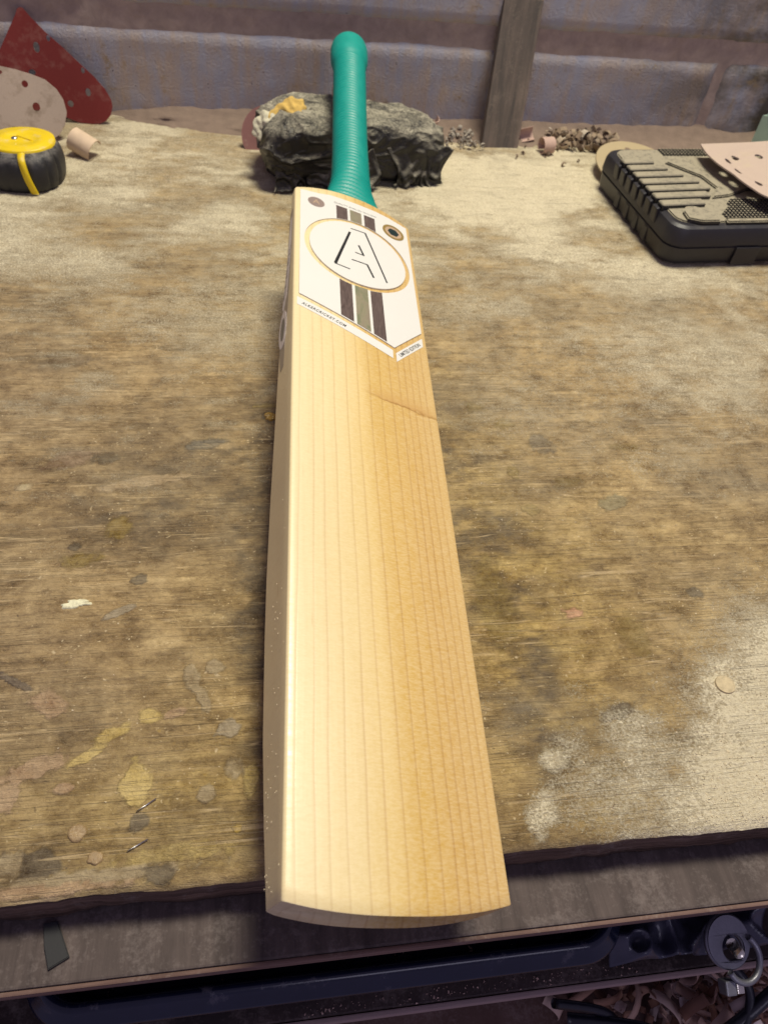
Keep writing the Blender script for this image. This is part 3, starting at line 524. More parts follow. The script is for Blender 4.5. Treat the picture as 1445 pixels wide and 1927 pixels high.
# ------------------------------------------------------------------ cricket bat
wv = Vector((0.94852, -0.03239, -0.31507)); 
az, el, ro = 0.05308450, 0.05702185, 0.32107505
u_ = Vector((math.sin(az) * math.cos(el), math.cos(az) * math.cos(el), math.sin(el))); s_ = u_.cross(Vector((0, 0, 1))).normalized(); n_ = s_.cross(u_)
w_ = math.cos(ro) * s_ - math.sin(ro) * n_; m_ = w_.cross(u_)
bat = empty('cricket_bat', (0, 0, 0), 'cricket bat with pale wooden blade and teal grip lying face up across the workbench', 'cricket bat')
bat.matrix_world = Matrix(((w_.x, u_.x, m_.x, 0.024924419), (w_.y, u_.y, m_.y, -0.030403174), (w_.z, u_.z, m_.z, 0.051929379), (0, 0, 0, 1)))
HW = 0.0545; L = 0.5596
def crown(a): return 0.0025 * (1 - min(1, (a / 0.054) ** 2))
ei = ([0, .037, .08, .14, .18, .24, .36, .47, .54, .57], [.024, .032, .039, .043, .044, .042, .034, .019, .012, .010])
si = ([0, .02, .06, .12, .18, .25, .36, .46, .54, .58], [.0245, .037, .048, .058, .061, .060, .052, .042, .034, .030])
def halfw(s):
    return HW
def section(s):
    e = float(np.interp(s, *ei)); d = float(np.interp(s, *si)); pts = []
    c = 0.0016
    for a in np.linspace(-(HW - c), HW - c, 45): pts.append((a, crown(a)))
    for th in np.linspace(PI / 2, 0, 5)[1:]: pts.append((HW - c + c * math.cos(th), -c + c * math.sin(th)))
    for q in np.linspace(c, e - 0.002, 5)[1:]: pts.append((HW, -q))
    for q in np.linspace(0, 1, 15)[1:]:          # concave sweep to the spine
        a = HW * (1 - q); pts.append((a, -(e + (d - e) * (q ** 1.35))))
    for q in np.linspace(0, 1, 15)[1:-1]:
        a = -HW * q; pts.append((a, -(d + (e - d) * (1 - (1 - q) ** 1.35))))
    for q in np.linspace(e - 0.002, c, 5): pts.append((-HW, -q))
    for th in np.linspace(PI, PI / 2, 5)[1:-1]: pts.append((-(HW - c) + c * math.cos(th), -c + c * math.sin(th)))
    return pts
def toe_y(a): return -0.0059 * max(0, 1 - abs(a / 0.0556) ** 2.4)
def top_y(a):
    t = min(1, abs(a) / HW); return 0.5720 - 0.0142 * t ** 2.2
ss = [0, 0.0005] + list(np.linspace(0.006, 0.300, 50)) + list(np.arange(.3010, .3300, .0007)) + list(np.linspace(.334, 0.5545, 38)) + [0.5584, 0.5596]
rings = []
for i, s in enumerate(ss):
    row = []
    sc = 1.0
    for (a, h) in section(s):
        # stretch ends to rounded toe and sloping shoulders
        y = s
        if s < 0.08: y = s + toe_y(a) * (1 - s / 0.08)
        if s > 0.50: y = s + (top_y(a) - 0.5596) * (s - 0.50) / 0.0596
        if i in (0, len(ss) - 1): a *= 0.996; h = h * 0.99 - 0.0003
        dent = -0.0003 * math.exp(-((y - (0.3158 - 0.105 * a)) / 0.0016) ** 2) * S(-0.002, 0.014, a) if h > -0.001 else 0
        row.append((a, y, h + dent))
    rings.append(row)
V, F = grid_mesh('blade', np.array(rings), close_v=True, flip=True)
n = len(rings[0]); F.append(tuple(range(n))); F.append(tuple(range(len(V) - n, len(V)))[::-1])
me = pydata('blade', V, F); bm = bmesh.new(); bm.from_mesh(me); bmesh.ops.recalc_face_normals(bm, faces=bm.faces[:])
bm.to_mesh(me); bm.free(); blade = link('blade', me, M['blade'], bat); smooth_angle(blade, 40)
# grip: ribbed rubber sleeve swept along the slightly bowed handle
cs = ([0.556, .600, .65, .70, .75, .80, .85, .90], [-0.0105, -.0070, -.0030, .0005, .0050, .0098, .0132, .0165])
rs = ([0.562, 0.568, 0.575, .585, .60, .62, .66, .80, .828, .836, .845, .863, .872, .8775, .881, .8822], [.0320, .0308, .0280, .0236, .0196, .0175, .0164, .0166, .0168, .0196, .0209, .0211, .0200, .0165, .0098, .0015])
nv = 96; svals = list(np.arange(0.5625, 0.830, 0.00058)) + list(np.linspace(0.8305, 0.8822, 34)); rings = []
for s in svals:
    r0 = float(np.interp(s, *rs)); cm = float(np.interp(s, *cs)); row = []
    for j in range(nv):
        th = 2 * PI * j / nv; rib = 0
        if s < 0.829:
            ph = (s + 0.0022 * math.cos(th)) / 0.0050
            rib = 0.0012 * (abs(math.sin(PI * ph)) ** 0.7)
            if s < 0.640 or True:
                k = S(0.66, 0.60, s); rib *= (1 - 0.85 * k * (1 - abs(math.sin(24 * th)) ** 0.5))
        rz = r0 * (0.28 + 0.67 * S(.560, .632, s))
        row.append((math.cos(th) * (r0 + rib) + 0.0015 + .003 * S(.60, .565, s), s - (0.004 * math.cos(th) * S(.60, .565, s)), cm + math.sin(th) * (rz + rib)))
    rings.append(row)
V, F = grid_mesh('grip', np.array(rings), close_v=True, flip=True); F.append(tuple(range(nv))); F.append(tuple(range(len(V) - nv, len(V)))[::-1])
me = pydata('handle_grip', V, F); bm = bmesh.new(); bm.from_mesh(me); bmesh.ops.recalc_face_normals(bm, faces=bm.faces[:]); bm.to_mesh(me); bm.free()
grip = link('handle_grip', me, M['grip'], bat, True)

# ---- flat outlines (with holes) laid on the crowned face, or on the left edge of the blade
def shape_mesh(loops, thick):
    cu = bpy.data.curves.new('tmp', 'CURVE'); cu.dimensions = '2D'; cu.fill_mode = 'BOTH'; cu.extrude = thick / 2
    for lp in loops:
        sp = cu.splines.new('POLY'); sp.points.add(len(lp) - 1)
        for p, q in zip(sp.points, lp): p.co = (q[0], q[1], 0, 1)
        sp.use_cyclic_u = True
    return curve_mesh(cu)
def text_mesh(txt, size, thick, xscale=1.0, bold=0.0, spacing=1.0):
    cu = bpy.data.curves.new('tmp', 'FONT'); cu.body = txt; cu.size = size; cu.extrude = thick / 2; cu.offset = bold; cu.space_character = spacing
    cu.align_x = 'CENTER'; cu.align_y = 'CENTER'; cu.resolution_u = 3
    return curve_mesh(cu)
def curve_mesh(cu):
    o = bpy.data.objects.new('tmp', cu); COL.objects.link(o); dg = bpy.context.evaluated_depsgraph_get(); dg.update()
    me = bpy.data.meshes.new_from_object(o.evaluated_get(dg)); bpy.data.objects.remove(o); bpy.data.curves.remove(cu)
    return me
def lay(name, me, mat, parent, lift, xf=None, cuts=True, mode='face', smooth=False):
    b = bmesh.new(); b.from_mesh(me); bpy.data.meshes.remove(me)
    if xf is not None: bmesh.ops.transform(b, matrix=xf, verts=b.verts)
    zmin = min(v.co.z for v in b.verts)
    if cuts:
        for c in np.arange(-0.051, 0.052, 0.003):
            bmesh.ops.bisect_plane(b, geom=b.verts[:] + b.edges[:] + b.faces[:], plane_co=(c, 0, 0), plane_no=(1, 0, 0), dist=1e-7)
    for v in b.verts:
        h = v.co.z - zmin + lift
        if mode == 'face': v.co = (v.co.x, v.co.y, crown(v.co.x) + h)
        else: v.co = (-HW - h, v.co.y, -v.co.x)      # x = depth below the face, y = along the blade
    if mode != 'face': bmesh.ops.reverse_faces(b, faces=b.faces[:])
    return link(name, b, mat, parent, smooth)
def arc(cx, cy, r, a0=0, a1=360, n=96): return [(cx + r * math.cos(R(a0 + (a1 - a0) * k / n)), cy + r * math.sin(R(a0 + (a1 - a0) * k / n))) for k in range(n)]
CX, CY, RO, RI = 0.0003, 0.4820, 0.0468, 0.0427
panel_out = [(-.0500, .5552), (-.034, .5568), (-.0225, .5600), (.0, .5606), (.0200, .5603), (.0330, .5585), (.0420, .5560), (.0505, .5540), (.0505, .4042), (.0242, .3740), (-.0503, .4066)]
panel = lay('face_sticker', shape_mesh([panel_out, arc(CX, CY, RO)], 0.0008), M['white'], bat, 0.00005)
lay('round_badge', shape_mesh([arc(CX, CY, RI)], 0.0012), M['white'], panel, 0.00006)
def stroke(p, q, t0, t1=None):
    t1 = t1 or t0; d = Vector((q[0] - p[0], q[1] - p[1])); nn = Vector((-d.y, d.x)).normalized()
    return [(p[0] + nn.x * t0 / 2, p[1] + nn.y * t0 / 2), (q[0] + nn.x * t1 / 2, q[1] + nn.y * t1 / 2), (q[0] - nn.x * t1 / 2, q[1] - nn.y * t1 / 2), (p[0] - nn.x * t0 / 2, p[1] - nn.y * t0 / 2)]
mm = lambda L_: [(a / 1000, b / 1000) for a, b in L_]
strokes = [((-6.9, 510), (-21.2, 457.5), 1.9, 2.4), ((-21.8, 457.2), (-8.9, 455.4), 1.0, 1.0), ((-5.9, 516), (7.2, 516.5), 0.9, .9), ((7.2, 516.9), (23.6, 454.0), 1.3, 1.3), ((0.3, 494), (4.3, 481.0), 1.5, 1.5), ((4.6, 481.3), (-3.4, 481.9), .9, .9), ((-6.8, 469.8), (7.1, 469.8), 1.0, 1.0), ((6.7, 469.9), (11.7, 454.4), 1.5, 1.5)]
b = bmesh.new()
for i, (p, q, t0, t1) in enumerate(strokes):
    o_ = shape_mesh([stroke(*mm([p, q]), t0 / 900, t1 / 900)], 0.00008 + 0.00001 * i); b.from_mesh(o_); bpy.data.meshes.remove(o_)
me = bpy.data.meshes.new('t'); b.to_mesh(me); b.free()
lay('letter_a', me, M['ink'], panel, 0.00128)
def circ_y(a, sign): return CY + sign * math.sqrt((RO + .0003) ** 2 - (a - CX) ** 2)
def low_edge(a): return (.4066 + (a + .0503) / (.0242 + .0503) * (.3740 - .4066)) + 0.0011
for (a0, a1, mt) in [(-.0181, -.0079, 'stripe'), (-.0055, .0052, 'foil'), (.0078, .0181, 'stripe')]:
    A = np.linspace(a0, a1, 7)
    lay('top_stripe', shape_mesh([[(a0, .5467), (a1, .5467)] + [(a, circ_y(a, 1)) for a in A[::-1]]], 0.00008), M[mt], panel, 0.00086)
    lay('lower_stripe', shape_mesh([[(a, circ_y(a, -1)) for a in A] + [(a1, low_edge(a1)), (a0, low_edge(a0))]], 0.0007 if mt == 'foil' else 0.00008), M[mt], panel, 0.00086)
for r_, mt, lf, nm in [(.0074, 'taupe', .00086, 'left_roundel')]: lay(nm, shape_mesh([arc(-.0361, .5412, r_, n=40)], .00008), M[mt], panel, lf)
lay('roundel_letter', text_mesh('A', .0095, .00005, bold=0), M['beigeprint'], panel, .00096, Matrix.Translation((-.0361, .5412, 0)))
lay('medallion_rim', shape_mesh([arc(.0361, .5370, .0106, n=48), arc(.0361, .5370, .0082, n=48)], .00030), M['gold'], panel, .00086)
lay('medallion_band', shape_mesh([arc(.0361, .5370, .0082, n=48), arc(.0361, .5370, .0058, n=6)], .00012), M['beigeprint'], panel, .00086)
lay('medallion_centre', shape_mesh([arc(.0361, .5370, .0057, n=6)], .00010), M['darkgreen'], panel, .00086)
lay('lettering', text_mesh('QUALITY ENGLISH WILLOW', .0030, .00006, spacing=1.06), M['ink2'], panel, .00087, Matrix.Translation((0, .5505, 0)))
strip = lay('website_strip', shape_mesh([mm([(-51.6, 402.9), (-51.6, 393.7), (22.4, 361.9), (22.9, 371.2)])], .00018), M['white'], bat, .00005)
ang = math.atan2(361.9 - 393.7, 22.4 + 51.6)
def fit(me, width):
    xs_ = [v.co.x for v in me.vertices]; k = width / (max(xs_) - min(xs_)); return me, k
t_, k_ = fit(text_mesh('ALKERCRICKET.COM', .0040, .00006, bold=.00006, spacing=1.15), .0362)
lay('lettering', t_, M['ink'], strip, .00024, Matrix.Translation((-.0310, .3890, 0)) @ Matrix.Rotation(ang, 4, 'Z') @ Matrix.Diagonal((k_, 1.0, 1, 1)))
strip2 = lay('edition_strip', shape_mesh([mm([(25.3, 368.9), (50.6, 398.5), (50.6, 388.8), (25.2, 359.1)])], .00018), M['white'], bat, .00005)
ang2 = math.atan2(398.5 - 368.9, 25.3)
t_, k_ = fit(text_mesh('LIMITED EDITION', .0046, .00006, bold=.00003), .0295)
lay('lettering', t_, M['ink'], strip2, .00024, Matrix.Translation((.0380, .3785, 0)) @ Matrix.Rotation(ang2, 4, 'Z') @ Matrix.Diagonal((k_, 1.0, 1, 1)))
# edge sticker
es = lay('edge_sticker', shape_mesh([[(.0200, .346), (.0265, .346), (.0305, .372), (.0290, .400), (.0180, .462), (.0115, .530), (.0045, .530), (.0060, .470), (.0120, .410), (.0170, .375)]], .00012), M['edgetan'], bat, .00006, cuts=False, mode='edge')
lay('edge_lettering_panel', shape_mesh([[(.0225, .4105), (.0265, .418), (.0165, .468), (.0100, .520), (.0060, .520), (.0085, .470), (.0155, .425)]], .00008), M['edgewhite'], es, .00020, cuts=False, mode='edge')
t_, k_ = fit(text_mesh('ALKER', .0090, .00004), .060)
lay('edge_lettering', t_, M['ink2'], es, .00030, Matrix.Translation((.0160, .452, 0)) @ Matrix.Rotation(R(-76), 4, 'Z') @ Matrix.Rotation(PI, 4, 'Z') @ Matrix.Diagonal((k_, .55, 1, 1)) @ Matrix.Diagonal((1, -1, 1, 1)), cuts=False, mode='edge')
lay('edge_badge', shape_mesh([[(.0235 + .0090 * math.cos(t) , .3905 + .0205 * math.sin(t) ) for t in np.linspace(0, 2 * PI, 40)[:-1]]], .00018), M['edgewhite'], es, .00021, cuts=False, mode='edge')
lay('edge_badge_emblem', shape_mesh([[(.0235 + .0050 * math.cos(t), .3905 + .0125 * math.sin(t)) for t in np.linspace(0, 2 * PI, 30)[:-1]]], .00006), M['ink2'], es, .00041, cuts=False, mode='edge')

rs_ = random.Random(3)
def s_side():
    y = rs_.uniform(.004, .16) if rs_.random() < .8 else rs_.uniform(.16, .5); return (-HW - .0001, y, -rs_.uniform(.004, .028))
def side_flakes(n):
    V = []; F = []
    for _ in range(n):
        x, y, z = s_side(); r_ = rs_.uniform(.00018, .0006); k = len(V); V += [(x - .0001, y - r_, z), (x - .0001, y, z + r_ * .7), (x - .0001, y + r_ * 1.3, z), (x - .0001, y, z - r_ * .8), (x - .0004, y, z)]
        F += [(k, k + 4, k + 1), (k + 1, k + 4, k + 2), (k + 2, k + 4, k + 3), (k + 3, k + 4, k)]
    return pydata('f', V, F)
o = link('dust_specks', side_flakes(60), M['dustg'], bat); o['kind'] = 'stuff'
# ------------------------------------------------------------------ things at the back
# batten leaning on the wall
lean = math.atan2(0.0545, 0.156)
bat2 = empty('wooden_batten', (0.2868, 0.872, 0), 'weathered grey brown wooden batten standing against the block wall right of the bat handle', 'batten')
bat2.rotation_euler = (-lean + 0.0, R(4.2), 0)
b = bevel_box(0.0500, 0.012, 0.170, 0.0012, 2, (0, 0.006, 0.0815))
o = link('batten_board', b, M['batten'], bat2)
link('sawn_end', bevel_box(0.0496, 0.0116, 0.0016, 0.0004, 1, (0, 0.006, 0.1674)), M['batten_end'], bat2)

def plate(name, outline, holes, thick, mat, plane_y0, k, label=None, cat=None, group=None, parent=None, curl=0.0):
    """outline/holes given as (x, z) on the leaning plane y = y0 + k z"""
    L2 = math.sqrt(1 + k * k)
    me = shape_mesh([[(p[0], p[1] * L2) for p in outline]] + [[(p[0], p[1] * L2) for p in h] for h in holes], thick)
    b = bmesh.new(); b.from_mesh(me); bpy.data.meshes.remove(me)
    bmesh.ops.bisect_plane
    for c in np.arange(-0.4, 0.0, 0.008): bmesh.ops.bisect_plane(b, geom=b.verts[:] + b.edges[:] + b.faces[:], plane_co=(c, 0, 0), plane_no=(1, 0, 0), dist=1e-7)
    for v in b.verts:
        z = v.co.y / L2; nrm = Vector((0, -1, k)) / L2
        x = v.co.x; y = plane_y0 + k * z; p = Vector((x, y, z)) + nrm * (v.co.z + curl * math.sin(x * 55 + z * 20))
        v.co = p
    o = link(name, b, mat, parent); return tag(o, label, cat, group)
def hole(cx, cz, rx, rz=None, n=18): rz = rz or rx; return [(cx + rx * math.cos(2 * PI * k / n), cz + rz * math.sin(2 * PI * k / n)) for k in range(n)]
red = [(-.2938, .1125), (-.2910, .1122), (-.2829, .1031), (-.2693, .0901), (-.2530, .0770), (-.2365, .0625), (-.2217, .0497), (-.2105, .0375), (-.2050, .0270), (-.2043, .0200), (-.2076, .0110), (-.2140, .0045), (-.2220, .0012), (-.2320, .0004), (-.2466, .0014), (-.2603, .0060), (-.2758, .0120), (-.3100, .0130), (-.3500, .0080), (-.3640, .0110), (-.3713, .0200), (-.3600, .0300), (-.3483, .0410), (-.3241, .0704), (-.2994, .1060), (-.2968, .1110)]
plate('sanding_sheet', red, [hole(-.2825, .0756, .0036, .0052), hole(-.2309, .0335, .0032, .0042), hole(-.2535, .0208, .0034), hole(-.292, .0508, .004, .003), hole(-.2676, .0850, .0022, .0030), hole(-.2335, .0552, .0022, .003), hole(-.325, .043, .004)], .0011, M['redsand'], .893, .30,
      'dark red pointed sanding sheet with holes leaning against the wall at far left', 'sanding sheet', None, None, .0012)
be = [(-.3156, .0690), (-.2992, .0668), (-.2828, .0632), (-.2686, .0590), (-.2572, .0507), (-.2510, .0414), (-.2487, .0298), (-.2529, .0170), (-.2600, .0085), (-.2700, .0025), (-.2850, .0008), (-.3150, .0006), (-.3500, .0012), (-.3700, .0120), (-.3790, .0280), (-.3740, .0450), (-.3600, .0580), (-.3400, .0660)]
plate('sanding_disc', be, [hole(-.291, .054, .0036, .0032), hole(-.2818, .0334, .0042, .0042), hole(-.3170, .0635, .0035, .002), hole(-.33, .03, .004), hole(-.345, .05, .0036)], .0012, M['beigesand'], .835, .5,
      'worn beige rounded sanding disc leaning on the dark red sanding sheet', 'sanding disc', None, None, .0008)

# curled shavings
def ribbon(pts, width_dir, width, th=0.0004):
    pts = [Vector(p) for p in pts]; wd = Vector(width_dir).normalized(); rows = []
    for i, p in enumerate(pts):
        t = (pts[min(i + 1, len(pts) - 1)] - pts[max(i - 1, 0)]).normalized(); nn = t.cross(wd).normalized()
        wdt = width
        a, c = p - wd * wdt / 2, p + wd * wdt / 2
        rows.append([a + nn * th, c + nn * th, c - nn * th, a - nn * th])
    V = [tuple(v) for r_ in rows for v in r_]; F = []
    for i in range(len(rows) - 1):
        for j in range(4): a = i * 4 + j; bb = i * 4 + (j + 1) % 4; F.append((a, bb, bb + 4, a + 4))
    F.append((0, 1, 2, 3)); F.append(tuple(len(V) - 4 + q for q in (3, 2, 1, 0))); return V, F
def curl(name, loc, axis, radius, turns, width, mat, a0=0, grow=0.0, label=None, cat=None, group=None, n=48):
    ax = Vector(axis).normalized(); s1 = ax.cross(Vector((0, 0, 1))); s1 = s1.normalized() if s1.length > 1e-3 else Vector((1, 0, 0)); s2 = ax.cross(s1)
    pts = [s1 * math.cos(a0 + 2 * PI * turns * k / n) * (radius + grow * k / n) + s2 * math.sin(a0 + 2 * PI * turns * k / n) * (radius + grow * k / n) for k in range(n + 1)]
    V, F = ribbon(pts, ax, width); o = link(name, pydata(name, V, F), mat, None, True, loc); smooth_angle(o, 40); return tag(o, label, cat, group)
curl('wood_shaving', (-.2265, .806, .0125), (.80, -.42, -.30), .0110, .66, .028, M['shave'], 3.6, .003, 'large pale curled wood shaving beside the yellow tape measure', 'wood shaving', 'curled shavings at the back of the bench')
curl('wood_shaving', (.3465, .862, .0105), (.96, .2, .0), .0085, .92, .0165, M['shave2'], 2.2, .002, 'pale pink curled shaving ring standing at the wall right of the batten', 'wood shaving', 'curled shavings at the back of the bench')
curl('wood_shaving', (.1890, .885, .018), (.25, -.25, .95), .0075, .42, .028, M['shave2'], .4, .004, 'upright brown curled shaving standing behind the right end of the black bag', 'wood shaving', 'curled shavings at the back of the bench')
curl('wood_shaving', (.3290, .893, .0100), (.96, .1, .2), .0070, .5, .018, M['shave2'], 1.2, .002, 'brown curled shaving close against the right side of the batten', 'wood shaving', 'curled shavings at the back of the bench')

# tape measure
tm = empty('tape_measure', (-0.2790, 0.7430, 0), 'yellow and black tape measure lying flat at the left end of the bench', 'tape measure', rz=R(-4))
def superell(a, rx, ry, p): c, s = math.cos(a), math.sin(a); return (rx * abs(c) ** (2 / p) * (1 if c > 0 else -1), ry * abs(s) ** (2 / p) * (1 if s > 0 else -1))
prof = [(0.0, .70), (0.0008, .90), (.004, .975), (.010, 1.0), (.017, 1.012), (.024, 1.0), (.030, .965), (.0345, .90), (.0370, .80), (.0375, .5), (.0375, .0)]
rows = []
for (z, f) in prof:
    row = []
    for j in range(96):
        a = 2 * PI * j / 96; x, y = superell(a, .0395 * f, .0400 * f, 2.7)
        g = 1.0
        aa = (math.degrees(a) + 360) % 360
        for gc in (236, 262, 283, 320, 345): g -= 0.060 * math.exp(-((aa - gc - 150 * z) / 2.6) ** 2) * (0.003 < z < .033)
        row.append((x * g, y * g, z))
    rows.append(row)
V, F = grid_mesh('b', np.array(rows), close_v=True); F.append(tuple(range(96))[::-1]); link('rubber_body', pydata('b', V, F), M['rubber'], tm, True)
rows = []
for (z, f) in [(.0360, 1.0), (.0392, .99), (.0400, .95), (.0396, .80), (.0402, .78), (.0402, .5), (.0396, .48), (.0398, .2), (.0400, 0.0)]:
    rows.append([(*superell(2 * PI * j / 64, .0335 * f, .0315 * f, 2.15), z) for j in range(64)])
V, F = grid_mesh('b', np.array(rows), close_v=True); yd = link('yellow_face', pydata('b', V, F), M['yellow'], tm, True); yd.location = (0.001, .006, 0)
b = bmesh.new(); bmesh.ops.create_uvsphere(b, u_segments=14, v_segments=8, radius=.0034); bmesh.ops.scale(b, vec=(1, 1, .45), verts=b.verts); bmesh.ops.translate(b, vec=(-.006, .006, .0400), verts=b.verts); link('screw', b, M['steel'], tm, True)
b = bevel_box(.019, .0030, .0014, .0006, 2, (0, 0, 0)); o = link('face_rib', b, M['yellow'], tm, False, (.004, .008, .0402), (0, 0, R(-28)))
P_ = [(.0085, -.0250, .0380), (.0100, -.0330, .0365), (.0112, -.0372, .0330), (.0125, -.0395, .0250), (.0142, -.0402, .0160), (.0160, -.0398, .0080), (.0172, -.0390, .0020)]
V, F = ribbon(spline_pts(P_, 4), (1, 0, 0), .0070, .0009); link('yellow_side_stripe', pydata('s', V, F), M['yellow'], tm, True)
b = bevel_box(.032, .014, .012, .004, 3, (-.006, .0400, .0300)); link('locking_button', b, M['rubber'], tm)

# bin bag bundle under the handle
def blob(nu, nv, size, disp, p=4.0, seed=0, zflat=0.0):
    P = np.zeros((nu, nv, 3))
    for i in range(nu):
        lat = -PI / 2 + PI * i / (nu - 1)
        for j in range(nv):
            lon = 2 * PI * j / nv; d = Vector((math.cos(lat) * math.cos(lon), math.cos(lat) * math.sin(lon), math.sin(lat)))
            k = (abs(d.x) ** p + abs(d.y) ** p + abs(d.z) ** p) ** (-1 / p)
            q = Vector((d.x * k * size[0], d.y * k * size[1], d.z * k * size[2])); q += d * disp(q, seed)
            P[i, j] = q
    return P
def crumple(q, seed):
    wq = q + Vector((mnoise.noise(q * 18 + Vector((5, 0, 0))), mnoise.noise(q * 18 + Vector((0, 5, 0))), mnoise.noise(q * 18 + Vector((0, 0, 5))))) * .020
    v = Vector((wq.x * .8 + wq.z * .3, wq.y, wq.z)); out = .0060 * mnoise.noise(q * 11 + Vector((seed, 2, 1)))
    for fq, am in ((22, .0040), (52, .0018), (105, .0009)):
        rg = 1 - min(1, abs(mnoise.noise(v * fq + Vector((fq, seed, 0)))) * 3.2); out += am * (rg ** 2.2 - .2)
    return out
bb = empty('black_bag_bundle', (.080, .792, 0), 'crumpled dusty black plastic bag bundle under the teal bat handle', 'plastic bag', rz=R(9))
P = blob(170, 400, (.108, .048, .0335), crumple, 5.0, 4)
P[:, :, 2] += .0345 + 0.006 * np.exp(-((P[:, :, 0] + .060) / .045) ** 2) - .004 * S(.02, .10, P[:, :, 0])
P[:, :, 2] = np.maximum(P[:, :, 2], 0.0008); P[:, :, 1] *= 1 + 0.16 * S(.0, .1, -P[:, :, 0])
V, F = grid_mesh('b', P, close_v=True); link('crumpled_plastic', pydata('b', V, F), M['bag'], bb, True)
def flap(cx, cy, w_, h_, tilt, seed):
    P = np.zeros((50, 36, 3))
    for i in range(50):
        for j in range(36):
            a, c = i / 49 - .5, j / 35; q = Vector((a * w_ * 40, c * h_ * 40, seed)); n1 = mnoise.noise(q * .8); n2 = 1 - min(1, abs(mnoise.noise(q * 1.7)) * 3)
            P[i, j] = (cx + a * w_ * (1 + .25 * math.sin(c * 3 + seed)) + .004 * n1, cy - .006 * c - .007 * n2 * c - .004 * n1, .003 + h_ * (1 - c) ** 1.3 + .004 * n1 * c + .002 * math.sin(a * 30 + seed) * (1 - c))
    return P
for (cx, cy, w_, h_, sd) in [(-.078, -.044, .055, .046, 3), (-.020, -.047, .070, .040, 6), (.070, -.046, .075, .040, 9)]:
    V, F = grid_mesh('f', flap(cx, cy, w_, h_, 0, sd)); o = link('loose_flap', pydata('f', V, F), M['bag'], bb, True); sm_ = o.modifiers.new('thickness', 'SOLIDIFY'); sm_.thickness = .0003
def rough(q, seed): return 0.0035 * mnoise.noise(q * 160 + Vector((seed, 0, 0))) + .003 * mnoise.noise(q * 60)
P = blob(60, 120, (.023, .014, .0045), rough, 2.4, 2); V, F = grid_mesh('b', P, close_v=True); o = link('yellow_stuffing', pydata('b', V, F), M['foam'], bb, True, (-.078, -.012, .0700), (R(30), R(-26), R(14)))
P = blob(50, 90, (.016, .014, .005), rough, 2.4, 5); V, F = grid_mesh('b', P, close_v=True); o = link('pale_fluff', pydata('b', V, F), M['fluff'], bb, True, (-.103, -.014, .0585), (R(30), R(-48), R(10)))
# maroon disc edge poking out to the left of the bag
b = bmesh.new(); bmesh.ops.create_cone(b, cap_ends=True, segments=48, radius1=.034, radius2=.034, depth=.0018, matrix=Matrix.Rotation(R(68), 4, 'X'))
o = link('sanding_disc', b, M['maroon'], None, False, (-.0145, .842, .0155), (0, R(-14), R(0))); tag(o, 'maroon sanding disc half hidden behind the left end of the black bag', 'sanding disc')

# black case
cb = empty('black_tool_case', (.400, .578, 0), 'dusty black plastic power tool case with ribbed lid at the right end of the bench', 'tool case', rz=R(4.5))
def rrect(x0, y0, x1, y1, r, n=6):
    out = []
    for (cx, cy, a0) in ((x1 - r, y1 - r, 0), (x0 + r, y1 - r, 90), (x0 + r, y0 + r, 180), (x1 - r, y0 + r, 270)):
        out += [(cx + r * math.cos(R(a0 + 90 * k / n)), cy + r * math.sin(R(a0 + 90 * k / n))) for k in range(n + 1)]
    return out
CW, CD, CH = .30, .200, .046
rows = []
for (z, ins) in [(.0, .010), (.003, .004), (.008, .002), (.0215, .0008), (.0225, .0022), (.0238, .0022), (.0248, .0), (.038, .001), (.0425, .0030), (.0445, .0065)]:
    rows.append([(x, y, z) for x, y in rrect(ins, ins, CW - ins, CD - ins, .020 - ins * .6)])
V, F = grid_mesh('b', np.array(rows), close_v=True); nn_ = len(rows[0]); F.append(tuple(range(nn_))[::-1]); F.append(tuple(range(len(V) - nn_, len(V))))
o = link('case_body', pydata('b', V, F), M['case_side'], cb); smooth_angle(o, 30)
def lid(name, pts, z0, z1, mat='case', bev=.0012): return link(name, prism(pts, z0, z1, bev), M[mat], cb)
lid('lid_panel', rrect(.010, .012, CW - .01, CD - .01, .016), .0440, .0462)
# raised centre shield with grooves round it
lid('lid_centre', [(.060, .150), (.088, .113), (.092, .085), (.075, .062), (.098, .066), (.128, .080), (.25, .080), (.25, .162), (.10, .162)], .0455, .0492)
for i in range(7):
    y0 = .047 + i * .0170; xr = (.058, .074, .083, .078, .066, .054, .044)[i]
    bx_ = bevel_box(xr - .004, .0125, .0075, .0028, 3, ((xr + .002) / 2, 0, 0)); bmesh.ops.rotate(bx_, cent=(0, 0, 0), matrix=Matrix.Rotation(R(0), 3, 'X'), verts=bx_.verts)
    link('lid_rib', bx_, M['case'], cb, False, (0, y0, .0470), (0, 0, R(3)))
    link('side_rib', bevel_box(.0045, .0115, .017, .0016, 2, (0, 0, 0)), M['case_side'], cb, False, (.0006, y0, .0385), (0, R(-8), 0))
def waffle(x0, y0, x1, y1, pitch, clip):
    V = []; F = []
    x = x0
    while x < x1:
        y = y0
        while y < y1:
            if clip(x, y):
                k = len(V); s = pitch * .34; t = pitch * .22
                V += [(x - s, y - s, .0462), (x + s, y - s, .0462), (x + s, y + s, .0462), (x - s, y + s, .0462), (x - t, y - t, .0484), (x + t, y - t, .0484), (x + t, y + t, .0484), (x - t, y + t, .0484)]
                F += [(k + 4, k + 5, k + 6, k + 7), (k, k + 1, k + 5, k + 4), (k + 1, k + 2, k + 6, k + 5), (k + 2, k + 3, k + 7, k + 6), (k + 3, k, k + 4, k + 7)]
            y += pitch
        x += pitch
    return pydata('w', V, F)
